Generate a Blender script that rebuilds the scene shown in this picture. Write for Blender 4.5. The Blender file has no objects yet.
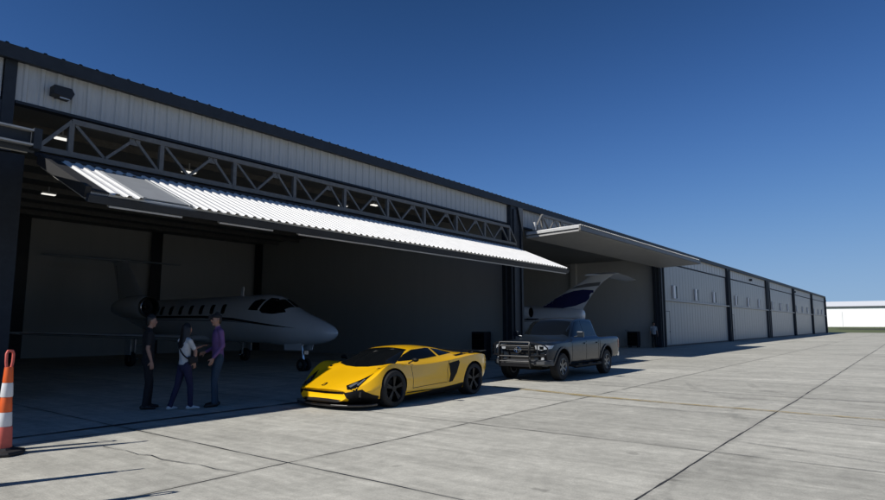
import bpy, bmesh, math, random
import numpy as np
from mathutils import Vector, Matrix
from mathutils.bvhtree import BVHTree
from mathutils.geometry import delaunay_2d_cdt

SC = bpy.context.scene
COL = SC.collection
R = math.radians
random.seed(7)
PI = math.pi

# ------------------------------------------------------------------ helpers
class MB:
    """collects verts / faces (with material slot numbers) of ONE mesh object"""
    def __init__(s):
        s.v = []; s.f = []; s.m = []
    def add(s, vs, fs, m=0):
        b = len(s.v); s.v += [tuple(p) for p in vs]
        for f in fs:
            s.f.append([b + i for i in f]); s.m.append(m)
    def box(s, x0, x1, y0, y1, z0, z1, m=0):
        s.add([(x0,y0,z0),(x1,y0,z0),(x1,y1,z0),(x0,y1,z0),(x0,y0,z1),(x1,y0,z1),(x1,y1,z1),(x0,y1,z1)],
              [(0,3,2,1),(4,5,6,7),(0,1,5,4),(1,2,6,5),(2,3,7,6),(3,0,4,7)], m)
    def obox(s, c, ax, ay, az, m=0):
        c = Vector(c); ax = Vector(ax); ay = Vector(ay); az = Vector(az)
        vs = [c+a*ax+b*ay+d*az for d in (-1,1) for (a,b) in ((-1,-1),(1,-1),(1,1),(-1,1))]
        s.add(vs, [(0,3,2,1),(4,5,6,7),(0,1,5,4),(1,2,6,5),(2,3,7,6),(3,0,4,7)], m)
    def beam(s, p, q, w, h, m=0, up=(0,0,1)):
        p = Vector(p); q = Vector(q); d = (q-p); L = d.length
        if L < 1e-6: return
        d.normalize(); u = Vector(up); a = d.cross(u)
        if a.length < 1e-3: a = d.cross(Vector((0,1,0)))
        a.normalize(); b = a.cross(d)
        s.obox((p+q)/2, d*L/2, a*w/2, b*h/2, m)
    def loft(s, rings, m=0, cap=True, closed=True):
        n = len(rings[0]); vs = [p for r in rings for p in r]; fs = []
        k = n if closed else n-1
        for i in range(len(rings)-1):
            for j in range(k):
                a = i*n+j; b = i*n+(j+1) % n
                fs.append((a, b, b+n, a+n))
        if cap and closed:
            fs.append(tuple(range(n-1, -1, -1))); fs.append(tuple((len(rings)-1)*n+j for j in range(n)))
        s.add(vs, fs, m)
    def tube(s, pts, r, n=8, m=0):
        pts = [Vector(p) for p in pts]
        rs = r if isinstance(r, (list, tuple)) else [r]*len(pts)
        rings = []; prev = None
        for i, p in enumerate(pts):
            d = (pts[min(i+1, len(pts)-1)] - pts[max(i-1, 0)])
            d = d.normalized() if d.length > 1e-9 else Vector((0,0,1))
            if prev is None:
                a = d.cross(Vector((0,0,1)))
                if a.length < .05: a = d.cross(Vector((0,1,0)))
            else:
                a = prev - d*prev.dot(d)
            a.normalize(); prev = a; b = d.cross(a)
            rings.append([p + a*math.cos(2*PI*k/n)*rs[i] + b*math.sin(2*PI*k/n)*rs[i] for k in range(n)])
        s.loft(rings, m)
    def lathe(s, prof, o=(0,0,0), ax='z', n=24, m=0, cap=True):
        o = Vector(o); rings = []
        for (r, h) in prof:
            ring = []
            for k in range(n):
                c, d = math.cos(2*PI*k/n)*r, math.sin(2*PI*k/n)*r
                ring.append(o + (Vector((c,d,h)) if ax == 'z' else Vector((d,h,c)) if ax == 'y' else Vector((h,c,d))))
            rings.append(ring)
        s.loft(rings, m, cap)
    def ell(s, c, rx, ry, rz, nu=14, nv=9, m=0):
        c = Vector(c)
        s.loft([[c+Vector((rx*math.cos(2*PI*k/nu)*math.sin(t), ry*math.sin(2*PI*k/nu)*math.sin(t), -rz*math.cos(t))) for k in range(nu)]
                for t in [PI*(i+.15)/(nv-.7) for i in range(nv)]], m)
    def prism(s, poly, o, U, V, N, th, m=0):
        o = Vector(o); U = Vector(U); V = Vector(V); N = Vector(N)
        a = [o+U*x+V*y for x, y in poly]; b = [p+N*th for p in a]; n = len(poly)
        s.add(a+b, [tuple(range(n-1,-1,-1)), tuple(range(n, 2*n))]+[(i,(i+1)%n,(i+1)%n+n,i+n) for i in range(n)], m)
    def ribbed(s, o, U, V, N, w, h, pitch, depth, m=0, rib=.055, top=.03, minor=True):
        """sheet metal with raised ribs running along V"""
        o = Vector(o); U = Vector(U); V = Vector(V); N = Vector(N)
        pr = [(0,0)]; x = pitch*.5
        while x + rib < w:
            pr += [(x-rib,0),(x-top,depth),(x+top,depth),(x+rib,0)]
            for q in ((.33,.67) if minor else ()):
                g = x + pitch*q
                if g+.03 < w: pr += [(g-.022,0),(g-.012,depth*.16),(g+.012,depth*.16),(g+.022,0)]
            x += pitch
        pr.append((w,0))
        n = len(pr); vs = [o+U*a+N*b for a,b in pr]+[o+U*a+N*b+V*h for a,b in pr]
        s.add(vs, [(i,i+1,i+1+n,i+n) for i in range(n-1)], m)
    def mesh(s, name='m'):
        me = bpy.data.meshes.new(name); me.from_pydata(s.v, [], s.f)
        for p, m in zip(me.polygons, s.m): p.material_index = m
        bm = bmesh.new(); bm.from_mesh(me); bmesh.ops.recalc_face_normals(bm, faces=bm.faces); bm.to_mesh(me); bm.free()
        return me
    def build(s, name, mats, parent=None, smooth=None, bevel=0):
        return link(name, s.mesh(name), mats, parent, smooth, bevel)

def link(name, me, mats, parent=None, smooth=None, bevel=0):
    o = bpy.data.objects.new(name, me); me.name = name
    for m in (mats if isinstance(mats, (list, tuple)) else [mats]): me.materials.append(m)
    COL.objects.link(o)
    if parent is not None: o.parent = parent
    if smooth is not None:
        for p in me.polygons: p.use_smooth = True
        try: me.set_sharp_from_angle(angle=R(smooth))
        except Exception: pass
    if bevel:
        b = o.modifiers.new('bevel', 'BEVEL'); b.width = bevel; b.segments = 2; b.limit_method = 'ANGLE'; b.angle_limit = R(40)
    return o

def tag(o, label=None, cat=None, group=None, kind=None):
    if label: o['label'] = label
    if cat: o['category'] = cat
    if group: o['group'] = group
    if kind: o['kind'] = kind
    return o
def thing(name, loc, rz, label, cat, group=None):
    o = bpy.data.objects.new(name, None); COL.objects.link(o)
    o.location = loc; o.rotation_euler = (0, 0, rz); o.empty_display_size = .2
    return tag(o, label, cat, group)
def kids(o): return [c for c in COL.objects if c.parent == o]
def copy_tree(o, parent=None):
    c = o.copy(); COL.objects.link(c)
    if parent is not None: c.parent = parent
    for ch in kids(o): copy_tree(ch, c)
    return c

def evaluated(me, mods):
    """mesh after modifiers, list of functions that add them"""
    o = bpy.data.objects.new('tmp', me); COL.objects.link(o)
    for f in mods: f(o)
    bpy.context.view_layer.update()
    dg = bpy.context.evaluated_depsgraph_get()
    out = bpy.data.meshes.new_from_object(o.evaluated_get(dg), preserve_all_data_layers=False, depsgraph=dg)
    bpy.data.objects.remove(o)
    return out

# ------------------------------------------------------------------ materials
def mat(name, col, rough=.5, metal=0., var=.12, scale=6., bump=0., bscale=40., coat=0., spec=.5, stretch=None, emit=None, dirt=None):
    m = bpy.data.materials.new(name); m.use_nodes = True
    nt = m.node_tree; N = nt.nodes; L = nt.links
    p = N['Principled BSDF']
    p.inputs['Roughness'].default_value = rough; p.inputs['Metallic'].default_value = metal
    p.inputs['Coat Weight'].default_value = coat; p.inputs['Coat Roughness'].default_value = .04
    p.inputs['Specular IOR Level'].default_value = spec
    tc = N.new('ShaderNodeTexCoord'); mp = N.new('ShaderNodeMapping'); L.new(tc.outputs['Object'], mp.inputs[0])
    if stretch: mp.inputs['Scale'].default_value = stretch
    nz = N.new('ShaderNodeTexNoise'); nz.inputs['Scale'].default_value = scale; nz.inputs['Detail'].default_value = 6
    nz.inputs['Roughness'].default_value = .62
    L.new(mp.outputs[0], nz.inputs['Vector'])
    rp = N.new('ShaderNodeValToRGB'); L.new(nz.outputs['Fac'], rp.inputs[0])
    c = Vector(col); lo = c*(1-var); hi = c*(1+var)
    if dirt: lo = Vector(dirt)
    rp.color_ramp.elements[0].position = .3; rp.color_ramp.elements[1].position = .7
    rp.color_ramp.elements[0].color = (*lo, 1); rp.color_ramp.elements[1].color = (*[min(x,1) for x in hi], 1)
    L.new(rp.outputs[0], p.inputs['Base Color'])
    if bump:
        n2 = N.new('ShaderNodeTexNoise'); n2.inputs['Scale'].default_value = bscale; n2.inputs['Detail'].default_value = 3
        L.new(mp.outputs[0], n2.inputs['Vector'])
        b = N.new('ShaderNodeBump'); b.inputs['Strength'].default_value = bump; b.inputs['Distance'].default_value = .02
        L.new(n2.outputs['Fac'], b.inputs['Height']); L.new(b.outputs[0], p.inputs['Normal'])
    if emit:
        p.inputs['Emission Color'].default_value = (*emit[0], 1); p.inputs['Emission Strength'].default_value = emit[1]
    return m

M = {}
M['siding']   = mat('grey_white_siding', (.455,.466,.462), .45, 0, .07, 2.5, .05, 3, stretch=(6,6,.4))
M['doorskin'] = mat('white_door_sheet', (.35,.345,.325), .4, 0, .06, 2.0, .04, 3, stretch=(6,6,.5))
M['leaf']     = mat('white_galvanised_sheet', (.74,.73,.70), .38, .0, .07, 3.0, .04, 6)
M['navy']     = mat('charcoal_blue_trim', (.024,.030,.039), .55, 0, .2, 5, spec=.3)
M['black']    = mat('black_steel', (.010,.011,.014), .5, 0, .2, 5)
M['steel']    = mat('painted_grey_steel', (.135,.13,.12), .5, .1, .2, 9)
M['lightrail']= mat('pale_galvanised_rail', (.42,.42,.41), .5, .1, .12, 9)
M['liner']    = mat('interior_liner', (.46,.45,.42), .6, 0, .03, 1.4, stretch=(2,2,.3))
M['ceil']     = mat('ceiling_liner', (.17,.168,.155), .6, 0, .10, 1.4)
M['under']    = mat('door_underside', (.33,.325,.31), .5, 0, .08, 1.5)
M['roof']     = mat('roof_sheet', (.08,.09,.10), .45, .3, .2, 3)
M['glass']    = mat('dark_glass', (.004,.005,.006), .05, 0, .1, 3, spec=.35)
M['skylite']  = mat('translucent_grey_panel', (.36,.37,.37), .35, 0, .08, 3)
M['lamp']     = mat('lit_lamp', (.9,.9,.88), .4, 0, .02, 3, emit=((1,.97,.9), 1.0))
M['yellow']   = mat('yellow_pearl_paint', (.88,.48,.004), .25, 0, .02, 3, coat=.6)
M['carblack'] = mat('satin_black', (.004,.004,.0045), .55, 0, .2, 9, spec=.2)
M['carbon']   = mat('gloss_black', (.006,.006,.007), .2, 0, .2, 9, coat=.5)
M['tyre']     = mat('tyre_rubber', (.013,.013,.013), .8, 0, .25, 30, .1, 90)
M['rimblack'] = mat('black_alloy', (.010,.010,.011), .4, .4, .2, 9)
M['rimgrey']  = mat('machined_alloy', (.17,.175,.18), .35, .7, .1, 9)
M['truck']    = mat('grey_metallic_paint', (.012,.018,.027), .30, .2, .05, 3, coat=.35, spec=.35)
M['flare']    = mat('grey_plastic_flare', (.05,.052,.055), .5, 0, .1, 20)
M['chrome']   = mat('chrome', (.65,.66,.68), .14, 1, .05, 9)
M['lens']     = mat('clear_lens', (.42,.44,.46), .08, .2, .2, 60, spec=.8)
M['red']      = mat('red_lens', (.25,.01,.01), .15, 0, .1, 9)
M['jet']      = mat('white_aircraft_paint', (.60,.62,.64), .16, 0, .03, 2, coat=.7)
M['jetblue']  = mat('dark_blue_swoosh', (.010,.013,.085), .2, 0, .05, 3, coat=.6)
M['jetdark']  = mat('dark_stripe', (.012,.014,.022), .25, 0, .1, 3)
M['jetmetal'] = mat('polished_lip', (.6,.61,.62), .2, 1, .05, 3)
M['orange']   = mat('orange_plastic', (.72,.115,.02), .45, 0, .12, 6, .04, 30)
M['faded']    = mat('faded_pink_orange', (.62,.12,.09), .55, 0, .12, 6)
M['band']     = mat('reflective_white_band', (.66,.67,.68), .4, 0, .06, 14)
M['rubber']   = mat('black_rubber', (.014,.014,.015), .7, 0, .3, 14, .1, 50)
M['white']    = mat('white_paint', (.8,.8,.79), .5, 0, .04, 1.5)
M['roofwhite']= mat('white_roof_sheet', (.8,.8,.79), .5, 0, .03, 1.5)
M['seal']     = mat('joint_sealant', (.035,.035,.036), .85, 0, .4, 18)
M['ypaint']   = None
M['box']      = mat('weathered_grey_box', (.16,.17,.14), .6, 0, .2, 5)
M['groundpatch']     = mat('dark_ground', (.045,.05,.022), .9, 0, .4, 2.5)

def concrete():
    m = bpy.data.materials.new('apron_concrete'); m.use_nodes = True
    nt = m.node_tree; N = nt.nodes; L = nt.links; p = N['Principled BSDF']
    p.inputs['Roughness'].default_value = .85; p.inputs['Specular IOR Level'].default_value = .25
    tc = N.new('ShaderNodeTexCoord')
    def noise(sc, stretch=(1,1,1), det=6, rough=.6, dist=0):
        mp = N.new('ShaderNodeMapping'); mp.inputs['Scale'].default_value = stretch; L.new(tc.outputs['Object'], mp.inputs[0])
        n = N.new('ShaderNodeTexNoise'); n.inputs['Scale'].default_value = sc; n.inputs['Detail'].default_value = det
        n.inputs['Roughness'].default_value = rough; n.inputs['Distortion'].default_value = dist
        L.new(mp.outputs[0], n.inputs['Vector']); return n.outputs['Fac']
    def math_(op, a, b):
        n = N.new('ShaderNodeMath'); n.operation = op
        for i, x in enumerate((a, b)):
            if isinstance(x, (int, float)): n.inputs[i].default_value = x
            else: L.new(x, n.inputs[i])
        return n.outputs[0]
    def rng(x, a, b, lo, hi):
        n = N.new('ShaderNodeMapRange'); L.new(x, n.inputs[0])
        for i, q in enumerate((a, b, lo, hi)): n.inputs[i+1].default_value = q
        return n.outputs[0]
    big = rng(noise(.17, det=5), .3, .7, .92, 1.08)
    strk = rng(noise(.8, (1.7,.24,1), 8, .68, .5), .33, .68, .85, 1.10)      # stains drawn out across the taxi lane
    strk2 = rng(noise(3.4, (1.8,.14,1), 6, .65), .35, .68, .86, 1.10)
    mott = rng(noise(1.5, det=10, rough=.76, dist=.7), .36, .68, .84, 1.12)
    mott2 = rng(noise(6.5, det=8, rough=.75, dist=.4), .38, .66, .88, 1.09)
    fine = rng(noise(55, det=5, rough=.7), .32, .68, .86, 1.12)
    wipe = rng(noise(.30, (1,.5,1), 7, .72, 1.2), .56, .72, 1.0, .91)          # darker scuffed patches
    pale = rng(noise(.42, (1.2,.35,1), 7, .7, .8), .58, .74, 1.0, 1.16)        # laitance, paler
    spots = rng(noise(2.2, det=3, rough=.4), .72, .76, 1.0, .72)               # old drips
    # every slab was cast on its own day: a tone per slab; grime gathers along its joints
    mp = N.new('ShaderNodeMapping'); mp.inputs['Location'].default_value = (-1.05/3.55, -2.1/3.64, 0)
    mp.inputs['Scale'].default_value = (1/3.55, 1/3.64, 0); L.new(tc.outputs['Object'], mp.inputs[0])
    fl = N.new('ShaderNodeVectorMath'); fl.operation = 'FLOOR'; L.new(mp.outputs[0], fl.inputs[0])
    wn = N.new('ShaderNodeTexWhiteNoise'); wn.noise_dimensions = '3D'; L.new(fl.outputs[0], wn.inputs['Vector'])
    slab = rng(wn.outputs['Value'], 0, 1, .90, 1.07)
    fr = N.new('ShaderNodeVectorMath'); fr.operation = 'FRACTION'; L.new(mp.outputs[0], fr.inputs[0])
    sx = N.new('ShaderNodeSeparateXYZ'); L.new(fr.outputs[0], sx.inputs[0])
    dx = math_('MINIMUM', sx.outputs[0], math_('SUBTRACT', 1.0, sx.outputs[0])); dy = math_('MINIMUM', sx.outputs[1], math_('SUBTRACT', 1.0, sx.outputs[1]))
    edge = rng(math_('ADD', math_('MINIMUM', dx, dy), math_('MULTIPLY', noise(2.0, det=6), .05)), .024, .05, .84, 1.0)
    f = big
    for x in (strk, strk2, mott, mott2, fine, wipe, pale, spots, slab, edge): f = math_('MULTIPLY', f, x)
    mx = N.new('ShaderNodeMix'); mx.data_type = 'RGBA'; mx.blend_type = 'MULTIPLY'; mx.inputs['Factor'].default_value = 1
    mx.inputs[6].default_value = (.535,.515,.442,1)
    cb = N.new('ShaderNodeCombineColor')
    for i in range(3): L.new(f, cb.inputs[i])
    L.new(cb.outputs[0], mx.inputs[7]); L.new(mx.outputs[2], p.inputs['Base Color'])
    b = N.new('ShaderNodeBump'); b.inputs['Strength'].default_value = .25; b.inputs['Distance'].default_value = .01
    L.new(noise(60, (1,.12,1), 3), b.inputs['Height']); L.new(b.outputs[0], p.inputs['Normal'])
    return m
def scuff():
    m = mat('tyre_scuff', (.05,.05,.05), .8, 0, .15, 8)
    nt = m.node_tree; N = nt.nodes; L = nt.links; p = N['Principled BSDF']
    tc = N.new('ShaderNodeTexCoord'); n = N.new('ShaderNodeTexNoise'); n.inputs['Scale'].default_value = 5; n.inputs['Detail'].default_value = 8
    n.inputs['Roughness'].default_value = .75; L.new(tc.outputs['Object'], n.inputs['Vector'])
    r = N.new('ShaderNodeMapRange'); L.new(n.outputs['Fac'], r.inputs[0])
    for i, q in enumerate((.38,.75,0,.20)): r.inputs[i+1].default_value = q
    L.new(r.outputs[0], p.inputs['Alpha'])
    return m
def worn_paint():
    m = mat('worn_yellow_paint', (.42,.30,.09), .8, 0, .15, 8)
    nt = m.node_tree; N = nt.nodes; L = nt.links; p = N['Principled BSDF']
    tc = N.new('ShaderNodeTexCoord'); n = N.new('ShaderNodeTexNoise'); n.inputs['Scale'].default_value = 3.2; n.inputs['Detail'].default_value = 8
    n.inputs['Roughness'].default_value = .75; L.new(tc.outputs['Object'], n.inputs['Vector'])
    r = N.new('ShaderNodeValToRGB'); r.color_ramp.elements[0].position = .36; r.color_ramp.elements[1].position = .66
    r.color_ramp.elements[0].color = (.2,.2,.2,1); r.color_ramp.elements[1].color = (.9,.9,.9,1)
    L.new(n.outputs['Fac'], r.inputs[0]); L.new(r.outputs[0], p.inputs['Alpha'])
    return m
M['concrete'] = concrete(); M['ypaint'] = worn_paint(); M['scuff'] = scuff()
M['grass'] = mat('mown_grass', (.105,.125,.045), .9, 0, .3, .35, .4, 9)

# ------------------------------------------------------------------ camera, light, sky
CAMZ = 1.55; YAW = 37.6; PITCH = math.degrees(math.atan(75/611))
cam = bpy.data.cameras.new('camera'); camo = bpy.data.objects.new('camera', cam); COL.objects.link(camo)
cam.sensor_width = 36; cam.lens = 36*611/885; cam.clip_start = .1; cam.clip_end = 4000
camo.location = (0, 0, CAMZ); camo.rotation_euler = (R(90+PITCH), 0, R(YAW-90))
SC.camera = camo
KX, KY = 1.2, .42
sun = bpy.data.lights.new('sun', 'SUN'); suno = bpy.data.objects.new('sun', sun); COL.objects.link(suno)
sun.energy = 4.8; sun.angle = R(.53); sun.color = (1, .972, .93)
suno.rotation_euler = Vector((KX, -KY, -1)).to_track_quat('-Z', 'Y').to_euler()
suno.location = (-20, 20, 30)
w = bpy.data.worlds.new('World'); SC.world = w; w.use_nodes = True
nt = w.node_tree; bg = nt.nodes['Background']; sky = nt.nodes.new('ShaderNodeTexSky'); sky.sky_type = 'NISHITA'
sky.sun_disc = False; sky.sun_elevation = math.atan(1/math.hypot(KX, KY)); sky.sun_rotation = math.atan2(-KX, KY)
sky.altitude = 200; sky.air_density = .7; sky.dust_density = 0; sky.ozone_density = 10
sp = nt.nodes.new('ShaderNodeSeparateColor'); cbn = nt.nodes.new('ShaderNodeCombineColor'); nt.links.new(sky.outputs[0], sp.inputs[0])
def smath(op, x, y):
    n = nt.nodes.new('ShaderNodeMath'); n.operation = op
    for i, q in enumerate((x, y)):
        if isinstance(q, (int, float)): n.inputs[i].default_value = q
        else: nt.links.new(q, n.inputs[i])
    return n.outputs[0]
for i, (gm, A_, B_) in enumerate(((1.95, 2.85, .46), (1.8, 1.76, .175), (2.3, .705, .050))):      # the clear deep blue of the day
    u_ = smath('POWER', sp.outputs[i], gm)
    nt.links.new(smath('DIVIDE', smath('MULTIPLY', u_, A_), smath('ADD', smath('MULTIPLY', u_, B_), 1.0)), cbn.inputs[i])
nt.links.new(cbn.outputs[0], bg.inputs[0]); bg.inputs[1].default_value = .05
SC.view_settings.view_transform = 'Standard'; SC.view_settings.look = 'None'
SC.view_settings.exposure = 0; SC.view_settings.gamma = 1; SC.view_settings.use_curve_mapping = False
try:
    SC.cycles.max_bounces = 8; SC.cycles.use_denoising = True
except Exception: pass

#@@PARTS@@
# ------------------------------------------------------------------ the ground
g = MB(); g.add([(-1500,-1500,-.012),(1800,-1500,-.012),(1800,1500,-.012),(-1500,1500,-.012)], [(0,1,2,3)])
tag(g.build('grass_field', M['grass']), kind='structure')
g = MB(); g.add([(-120,-150,0),(150,-150,0),(148,13,0),(146.5,40,0),(-120,40,0)], [(0,1,2,3,4)])
tag(g.build('concrete_apron', M['concrete']), kind='structure')
# sealed joints between the slabs (as sheets 4 mm up), a little uneven
def strip(mb, pts, w, z=.004):
    vs = []; n = len(pts)
    for i, (x, y) in enumerate(pts):
        d = Vector(pts[min(i+1,n-1)]) - Vector(pts[max(i-1,0)]); d.normalize()
        ww = w*random.choice((.35,.6,.8,1,1.1,1.5))/2
        vs += [(x - d.y*ww, y + d.x*ww, z), (x + d.y*ww, y - d.x*ww, z)]
    mb.add(vs, [(2*i, 2*i+1, 2*i+3, 2*i+2) for i in range(n-1)])
def wander(a, b, step, j):
    a = Vector(a); b = Vector(b); n = max(2, int((b-a).length/step)); d = (b-a).normalized(); q = Vector((-d.y, d.x)); o = 0
    out = []
    for i in range(n+1):
        o = o*.8 + random.gauss(0, j); out.append(tuple(a.lerp(b, i/n) + q*o))
    return out
sj = MB()
for k in range(-14, 7):
    y = 5.74 + 3.64*k if k else 5.94*1.55/1.6
    wd = .016 if k == 0 else .019 if k == -1 else .018
    if -3 < k < 2: strip(sj, wander((-20, y), (40, y), .25, .004), wd); strip(sj, wander((40.2, y), (147, y), 1.5, .006), wd*1.1)
    else: strip(sj, wander((-60, y), (147, y), 1.5, .006), wd)
tag(sj.build('lengthwise_joints', M['seal']), kind='structure')
sj = MB()
for k in range(-12, 40):
    x = 4.6 + 3.55*k
    strip(sj, wander((x, -45), (x, 33), .4 if -1 <= k < 8 else 2, .005), .012 if k % 2 else .015, .008)
tag(sj.build('crosswise_joints', M['seal']), kind='structure')
ck = MB()
strip(ck, [(3.74,8.40),(3.75,8.1),(3.79,7.86),(3.77,7.53),(3.84,7.33),(3.80,7.03),(3.86,6.67),(3.92,6.45),(3.91,6.12),(3.98,5.75)], .014, .012)
strip(ck, wander((11.75,5.6), (11.5,2.2), .2, .03), .012, .012)
strip(ck, wander((9.0,2.1), (8.2,-2.4), .2, .03), .014, .012)
tag(ck.build('concrete_cracks', M['seal']), kind='structure')
yl = MB(); strip(yl, [(13.25,8.6),(13.0,7.0),(12.72,5.6),(12.6,4),(12.54,2),(12.48,.4),(12.42,-3),(12.35,-9)], .15, .016)
tag(yl.build('yellow_taxi_line', M['ypaint']), kind='structure')
tm = MB()
for cx_, cy_, rr_, a0, a1, ww in ((19,-1.5,5.2,100,170,.2),(19,-1.5,6.7,105,165,.2),(12.5,.2,2.6,20,150,.18),(25,4.5,6,200,262,.22),(24,3,9,150,205,.22),(6.5,-2,4.0,60,140,.18)):
    strip(tm, [(cx_+rr_*math.cos(R(a)), cy_+rr_*math.sin(R(a))) for a in np.arange(a0, a1, 3)], ww, .020)
tag(tm.build('tyre_marks', M['scuff']), kind='structure')
dr = MB(); strip(dr, wander((-10, 9.93), (26, 9.93), .5, .003), .07, .012)
tag(dr.build('drain_slot', M['seal']), kind='structure')

# ------------------------------------------------------------------ the hangar row
D = 14.15                     # facade plane
P0, PITCHX = 3.8, 19.75
PX = [P0 + PITCHX*k for k in range(-1, 8)]
BACK = 33.0
hangar = thing('hangar_row', (0,0,0), 0, 'long grey metal hangar row with dark trim, pilasters and bay doors along the apron', 'hangar building')
XA, XB = PX[0], PX[-1]
# roof sheet with ribs that end above the eave
rf = MB()
rf.ribbed((XA-.4, 13.92, 7.13), (1,0,0), Vector((0,10,.75)).normalized(), Vector((0,-.075,1)).normalized(), XB-XA+.8, 10.1, .34, .03, 0, .05, .022)
rf.add([(XA-.4,23.9,7.9),(XB+.4,23.9,7.9),(XB+.4,34,7.1),(XA-.4,34,7.1)], [(0,1,2,3)])
rf.build('roof', M['roof'], hangar)
ev = MB()
ev.box(XA-.4, XB+.4, 13.93, 14.13, 6.88, 7.11); ev.box(XA-.4, XB+.4, 13.89, 13.93, 6.84, 7.125)
ev.build('eave_trim', M['navy'], hangar)
SB = 6.08
for k in range(8):
    a, b = PX[k]+.36, PX[k+1]-(-.11 if k == 0 else .36)
    s = MB()
    s.ribbed((a, D, SB), (1,0,0), (0,0,1), (0,-1,0), b-a, 6.92-SB, .305 if k < 3 else .92, .032, 0, .055 if k < 3 else .11, .03 if k < 3 else .07, k < 3)
    s.box(a, b, D+.004, D+.12, SB, 6.92)
    s.build('siding', M['siding'], hangar)
    h = MB(); h.box(a, b, D-.035, D+.16, SB-.06, SB-.002)
    h.build('header_trim', M['navy'], hangar)
for k, x in enumerate(PX):
    p = MB(); wd = .85 if k == 5 else .46
    if k == 1:
        p.box(3.93, 4.14, D-.06, D+.25, 5.0, 6.87); p.box(3.30, 3.927, D-.05, D+.25, 0, SB-.065); p.box(3.93, 4.42, D+.02, D+.3, 0, 4.99)
    else:
        p.box(x-wd, x+wd-.16, D-.20, D+.28, 0, 6.86); p.box(x+wd-.155, x+wd, D-.27, D+.28, 0, 6.86)
        p.box(x-.3, x-.1, D-.27, D-.205, .02, 6.7); p.box(x-wd-.14, x-wd-.003, D+.01, D+.2, 0, 6.0); p.box(x+wd+.003, x+wd+.14, D+.01, D+.2, 0, 6.0)
    po = p.build('pilaster', M['navy'], hangar)
    if k in (2, 5):
        f = MB(); f.prism([(0,6.82),(.42,6.82),(.42,5.75),(.36,5.75)], (x+.02, D-.285, 0), (1,0,0), (0,0,1), (0,-1,0), .02)
        f.build('flashing', M['steel'], po)
# interior walls
bw = MB(); bw.box(XA-.2, XB+.2, BACK, BACK+.2, 0, 7.2)
bw.box(XA-.3, XA-.1, D, BACK+.2, 0, 7.1); bw.box(XB+.1, XB+.3, D+.003, BACK+.2, 0, 7.1)
bw.build('rear_wall', M['liner'], hangar)
for k in range(1, 8):
    x = PX[k]; pw = MB()
    pw.box(x-.1, x+.1, D+.3, BACK-.004, 0, 6.9)
    pw.build('partition_wall', M['liner'], hangar)
for x in (10.4, 16.8, 30.0, 36.6):
    c = MB(); c.box(x-.3, x+.3, BACK-.32, BACK-.29, 0, 6.6); c.box(x-.05, x+.05, BACK-.29, BACK-.004, 0, 6.6)
    c.build('column', M['black'], hangar)
for x, s in ((23.55,-1), (43.3,-1), (3.8,1), (23.55,1)):
    for y in (20.5, 26.8, 32.6):
        if x == 23.55 and s == -1 and y < 32: continue
        c = MB(); c.box(min(x+s*.105,x+s*.36), max(x+s*.105,x+s*.36), y-.22, y+.22, 0, 6.6)
        c.build('column', M['black'] if y > 32 else M['liner'], hangar)
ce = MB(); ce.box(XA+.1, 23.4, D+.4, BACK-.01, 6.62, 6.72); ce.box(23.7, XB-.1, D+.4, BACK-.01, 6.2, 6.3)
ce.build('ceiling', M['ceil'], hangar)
pu = MB()
for y in np.arange(15.5, 32.5, 1.9): pu.box(3.95, 23.4, y, y+.07, 6.42, 6.615)
pu.build('purlins', M['steel'], hangar)

def window_mb(x, z0, z1, w, y):
    m = MB()
    f = .09
    m.box(x-w/2, x-w*.06, y-.11, y, z0, z1, 0); m.box(x+w/2-.03, x+w/2, y-.06, y, z0, z1, 1)
    m.box(x-w*.06+.002, x+w/2-.032, y-.06, y, z1-.04, z1, 1); m.box(x-w*.06+.002, x+w/2-.032, y-.06, y, z0, z0+.04, 1)
    m.box(x-w*.06+.002, x+w/2-.032, y-.03, y-.015, z0+.042, z1-.042, 1)
    return m
def closed_door(k):
    a, b = PX[k]+.66, PX[k+1]-.66; y = D-.02
    u = MB(); rp_ = .76 if k == 3 else 1.15; u.ribbed((a, y, 3.36), (1,0,0), (0,0,1), (0,-1,0), b-a, 2.6, rp_, .014, 0, .10, .05, False); u.box(a, b, y+.01, y+.1, 3.36, 5.96)
    d = u.build('hangar_door', M['doorskin'], hangar)
    l = MB(); l.ribbed((a, y, .12), (1,0,0), (0,0,1), (0,-1,0), b-a, 3.14, rp_, .014, 0, .10, .05, False); l.box(a, b, y+.01, y+.1, .12, 3.26)
    l.build('lower_leaf', M['doorskin'], d)
    r = MB(); r.box(PX[k]+.35, PX[k+1]-.35, y-.22, y-.16, 3.27, 3.36, 0); r.box(a, b, y-.155, y+.005, 3.265, 3.355, 0)
    r.build('hinge_rail', M['lightrail'], d)
    s = MB(); s.box(a-.1, b+.1, y-.06, y+.1, 0.01, .115); s.box(a-.12, a-.003, y-.05, y+.1, .12, 5.96); s.box(b+.003, b+.12, y-.05, y+.1, .12, 5.96)
    s.build('edge_frame', M['navy'], d)
    for rel in (3.3, 9.0, 14.6): window_mb(PX[k]+rel, 3.5, 4.45, .95, y-.034).build('window', [M['white'], M['glass']], d)
    x = a+.75; wd = MB()
    for (x0,x1,z0,z1) in ((x-.5,x-.46,.2,2.55),(x+.46,x+.5,.2,2.55),(x-.459,x+.459,2.51,2.55)): wd.box(x0,x1,y-.06,y-.033,z0,z1,1)
    wd.box(x-.459, x+.459, y-.048, y-.036, .2, 2.508, 0); wd.box(x+.34, x+.40, y-.10, y-.05, 1.05, 1.1, 1)
    wd.build('walk_door', [M['doorskin'], M['navy']], d)
for k in range(3, 8): closed_door(k)

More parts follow.
